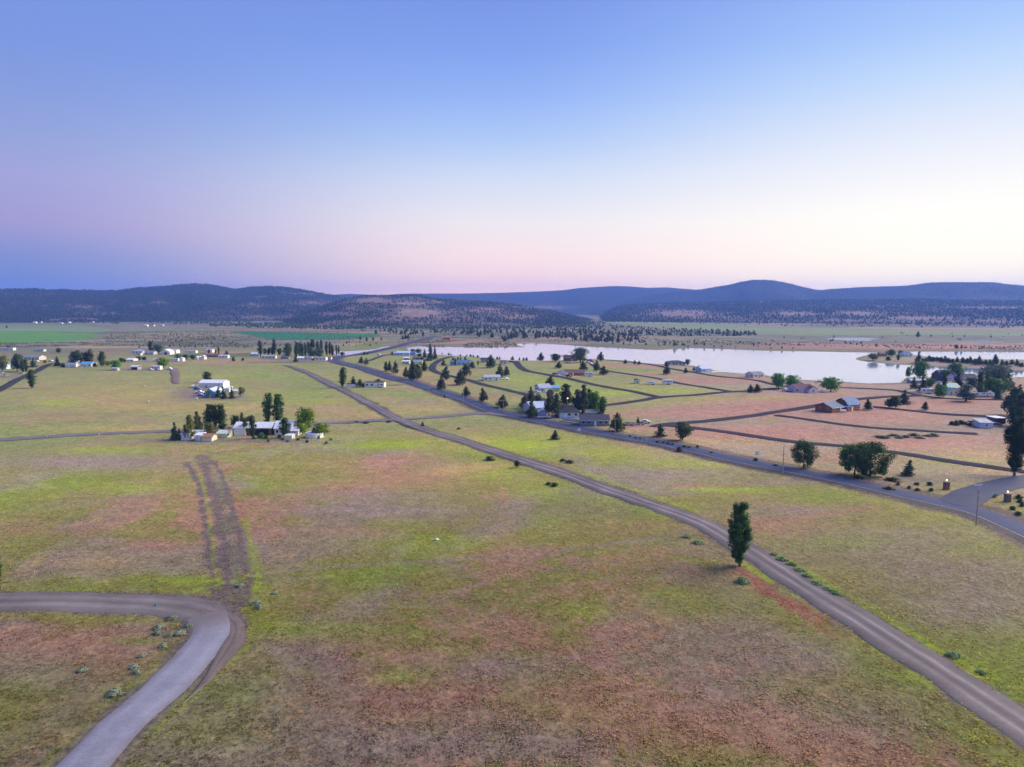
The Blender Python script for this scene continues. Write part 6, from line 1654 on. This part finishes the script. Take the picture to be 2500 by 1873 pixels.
# wires between the highway poles
M_WIRE = plain('wire', (.06, .06, .065), .6)
wp = [o for o in bpy.data.objects if o.name.startswith('power_pole') and o.get('label')][:9]
tops = {}
for o in wp:
    tops[o['label']] = o
order = ['tallest power pole, nearest, beside the entrance road junction','tall power pole by the highway near the rounded dark juniper','power pole with crossarm in front of the egg-shaped juniper','power pole with crossarm at the cross road junction','power pole by the highway before the small juniper','power pole by the highway before the lane curve','power pole by the highway at the largest juniper of the trio']
bpy.context.view_layer.update()
WLAB = ['nearest overhead wires, from the entrance junction to the rounded juniper', 'overhead wires from the rounded juniper to the grey house', 'overhead wires from the grey house to the cross road junction', 'overhead wires just beyond the cross road junction', 'overhead wires passing in front of the lane curve', 'farthest overhead wires, ending at the juniper trio']
for a, b, lab in zip(order[:-1], order[1:], WLAB):
    A, B = tops[a], tops[b]
    o = link('power_line', None, None, None, A.location); tag(o, lab, 'wire')
    ha = max(v.co.z for c in A.children if c.name.startswith('pole') for v in c.data.vertices); hb = max(v.co.z for c in B.children if c.name.startswith('pole') for v in c.data.vertices)
    for x in (-1.15, 1.15):
        pa = A.matrix_world @ Vector((x, -.16, ha - .15)) - A.location; pb = B.matrix_world @ Vector((x, -.16, hb - .15)) - A.location
        n = 14; mb = MB()
        P = [pa.lerp(pb, k / n) + Vector((0, 0, -1.4 * 4 * (k / n) * (1 - k / n))) for k in range(n + 1)]
        for k in range(n):
            d = (P[k + 1] - P[k]).normalized(); s = d.cross(Vector((0, 0, 1))).normalized() * .016; u = s.cross(d)
            V = [P[k] + s, P[k] + u, P[k] - s, P[k + 1] + s, P[k + 1] + u, P[k + 1] - s]
            mb.add(V, [(0, 1, 4, 3), (1, 2, 5, 4), (2, 0, 3, 5)])
        mb.obj('conductor', M_WIRE, o)
def post_sign(px, py, hpx, wpx, label, mat, name='road_sign', diamond=False, panel_h=None):
    p = W(px, py); k = depth_of(p) / FPX; Hm = hpx * k; w = wpx * k; ph = (panel_h or wpx) * k
    o = link(name, None, None, None, p); tag(o, label, 'sign')
    for s in ((0,) if diamond or w < .9 else (-.4 * w, .4 * w)): MB().box((s, .04, Hm * .5), (.08, .06, Hm)).obj('post', M_STEEL, o)
    if diamond: MB().prism([(0, Hm - ph), (w / 2, Hm - ph / 2), (0, Hm), (-w / 2, Hm - ph / 2)], 'Y', -.03, .0).obj('panel', mat, o)
    else: MB().box((0, -.02, Hm - ph / 2), (w, .04, ph)).obj('panel', mat, o)
post_sign(1414, 1056, 12, 10, 'white diamond sign beside the highway below the grey house', M_TRIM, diamond=True)
post_sign(1848, 1117, 15, 9, 'square white board sign in the dry grass above the highway', M_TRIM, 'board_sign')
post_sign(2430, 1216, 10, 10, 'teal street name sign at the entrance road', plain('sign_teal', (.02, .30, .26), .5), 'street_sign', panel_h=4)
post_sign(1220, 1000, 5, 4, 'tiny white marker by the highway left of the junction pole', M_TRIM)
post_sign(113, 1068, 5, 4, 'white marker left of the pair on the grey cross road', M_TRIM)
post_sign(242, 1065, 7, 4, 'white marker right of the pair on the grey cross road', M_TRIM)
post_sign(591, 971, 10, 5, 'white upright marker at the end of the conifer row', M_TRIM)
post_sign(1580, 1077, 6, 4, 'white marker post on the highway bank', M_TRIM)
post_sign(380, 1482, 9, 6, 'small cyan utility marker on the dirt road edge', plain('marker_cyan', (.05, .50, .42), .5), 'utility_marker')
def fence(pts, h, label, mat, step=2.4):
    P = [W(*q) for q in pts]
    o = link('fence', None, None, None, P[0]); tag(o, label, 'fence')
    for a, b in zip(P[:-1], P[1:]):
        L = (b - a).length; n = max(1, int(L / step)); ang = math.atan2(b.y - a.y, b.x - a.x)
        for k in range(n):
            m = a.lerp(b, (k + .5) / n) - P[0]
            e = link('panel', boxmesh(L / n - .12, .06, h - .15, mat), None, o, m + Vector((0, 0, h / 2 + .08))); e.rotation_euler = (0, 0, ang)
            q = a.lerp(b, k / n) - P[0]
            e = link('post', boxmesh(.12, .12, h, mat), None, o, q + Vector((0, 0, h / 2))); e.rotation_euler = (0, 0, ang)
fence([(1374, 1028), (1416, 1034)], 1.6, 'grey board fence left of the grey house', M['lgrey'])
fence([(307, 884.6), (369, 884.2)], 1.5, 'long white fence in front of the far white house', M['white'], 3)
fence([(2262, 934), (2296, 937)], 1.3, 'pale fence below the small grey spruce on the shore', M['lgrey'])
fence([(1738, 909), (1764, 908.5)], 1.0, 'white deck rail beside the pale blue boathouse', M['white'])
fence([(2003, 957), (2024, 960)], 1.4, 'white wall section right of the brown-roofed bungalow', M['white'])
# lit entrance pillars
M_STONE = plain('pillar_stone', (.20, .16, .14), .9, .35, 5, bump=.4); M_BRICK = plain('pillar_brick', (.42, .15, .06), .85, .25, 6)
M_LAMP = glow('lamp_glass', (1.0, .72, .30), 3.0)
def pillar(px, py, label, brick):
    p = W(px, py); o = link('lamp_pillar', None, None, None, p); o.scale = (.68, .68, .85); tag(o, label, 'lamp pillar')
    for r_i in range(9):                                     # courses of stone blocks round the core
        for q in range(3):
            for s, ax in ((-1, 0), (1, 0), (-1, 1), (1, 1)):
                u = (q - 1) * .52 + (.13 if r_i % 2 else -.13)
                pos = (u, s * .74, .14 + r_i * .25) if ax == 0 else (s * .74, u, .14 + r_i * .25)
                e = link('stone', boxmesh(.50, .16, .23, M_BRICK if (brick and r_i < 6) else M_STONE), None, o, pos)
                if ax: e.rotation_euler = (0, 0, math.pi / 2)
    MB().box((0, 0, 1.12), (1.38, 1.38, 2.24)).obj('core', M_STONE, o)
    MB().box((0, 0, 2.42), (1.9, 1.9, .16)).obj('cap', M_STONE, o)
    l = MB().tube([(0, 0, 2.5), (0, 0, 2.8)], [.05, .05], 6).obj('lamp_stem', M_DARK, o)
    g = MB().tube([(0, 0, 2.8), (0, 0, 2.95), (0, 0, 3.15), (0, 0, 3.28)], [.12, .26, .26, .08], 10).obj('lamp_globe', M_LAMP, o)
    ld = bpy.data.lights.new('lamp_light', 'POINT'); ld.energy = 12; ld.color = (1, .75, .4); ld.shadow_soft_size = .3
    lo = bpy.data.objects.new('lamp_light', ld); COL.objects.link(lo); lo.parent = o; lo.location = (0, 0, 3.55)
pillar(2310, 1195, 'brick and stone entrance pillar with lit lamp left of the entrance road', True)
pillar(2459, 1225, 'stone entrance pillar with lit lamp right of the entrance road', False)
fence([(2380, 1188), (2400, 1187)], .5, 'low white kerb block beside the entrance road', M['white'])
# yard lamp glowing among the pines
p = W(1385, 1000); o = link('yard_lamp', None, None, None, p); tag(o, 'lit yard lamp on a thin pole among the pines', 'lamp')
Hm = 28 * depth_of(p) / FPX
MB().tube([(0, 0, 0), (0, 0, Hm)], [.07, .05], 6).obj('pole', M_STEEL, o)
MB().tube([(0, -1.6, Hm - .1), (0, -1.6, Hm + .15), (0, -1.6, Hm + .4)], [.3, .34, .1], 10).obj('lamp_head', glow('lamp_warm', (1, .75, .5), 2.0), o)
MB().box((0, -.8, Hm + .05), (.06, 1.7, .06)).obj('arm', M_STEEL, o)
# orange stake on the inside of the bend
p = W(407, 1546); o = link('marker_stake', None, None, None, p); tag(o, 'small orange marker stake among the sagebrush at the bend', 'stake')
MB().box((0, 0, .45), (.09, .05, .9)).obj('stake', M_WOOD, o)
MB().box((0, -.03, .68), (.30, .06, .42)).obj('orange_flag', plain('flag_orange', (.85, .13, .03), .6), o)
# brush pile in the pink field
grouptrees('shrub', [(2145 + 17 * i, 1068 + 3.5 * math.sin(i * 2.3) - i * .2, 5 + 1.5 * math.sin(i * 1.7), 24) for i in range(9)], 'low grey-green branch heap in the pink field by the grey lane end', 'branch heaps in the pink field', 'grey')
grouptrees('shrub', [(2324 + 11 * i, 1037 + 2 * math.sin(i * 2), 9 + 3 * math.sin(i * 1.3), 15) for i in range(5)], 'dark weedy bush left of the scrap yard', 'scrap yard weeds', 'dark')
# ================================================================== evening air
def haze_box():
    x0, x1, y0, y1, z0, z1 = -8300, 8300, -8300, 8400, -12, 300
    V = [(x, y, z) for z in (z0, z1) for y in (y0, y1) for x in (x0, x1)]
    me = bpy.data.meshes.new('haze')
    me.from_pydata(V, [], [(0, 2, 3, 1), (4, 5, 7, 6), (0, 1, 5, 4), (2, 6, 7, 3), (0, 4, 6, 2), (1, 3, 7, 5)])
    m = bpy.data.materials.new('evening_air'); m.use_nodes = True
    n, l = m.node_tree.nodes, m.node_tree.links
    n.clear()
    o = n.new('ShaderNodeOutputMaterial'); v = n.new('ShaderNodeVolumePrincipled')
    v.inputs['Color'].default_value = (.17, .34, 1.0, 1)
    v.inputs['Density'].default_value = HAZE
    v.inputs['Anisotropy'].default_value = .2
    l.new(v.outputs[0], o.inputs['Volume'])
    me.materials.append(m)
    tag(link('haze', me), 'thin blue evening haze filling the valley', 'haze', kind='stuff')
HAZE = 1.05e-4
haze_box()
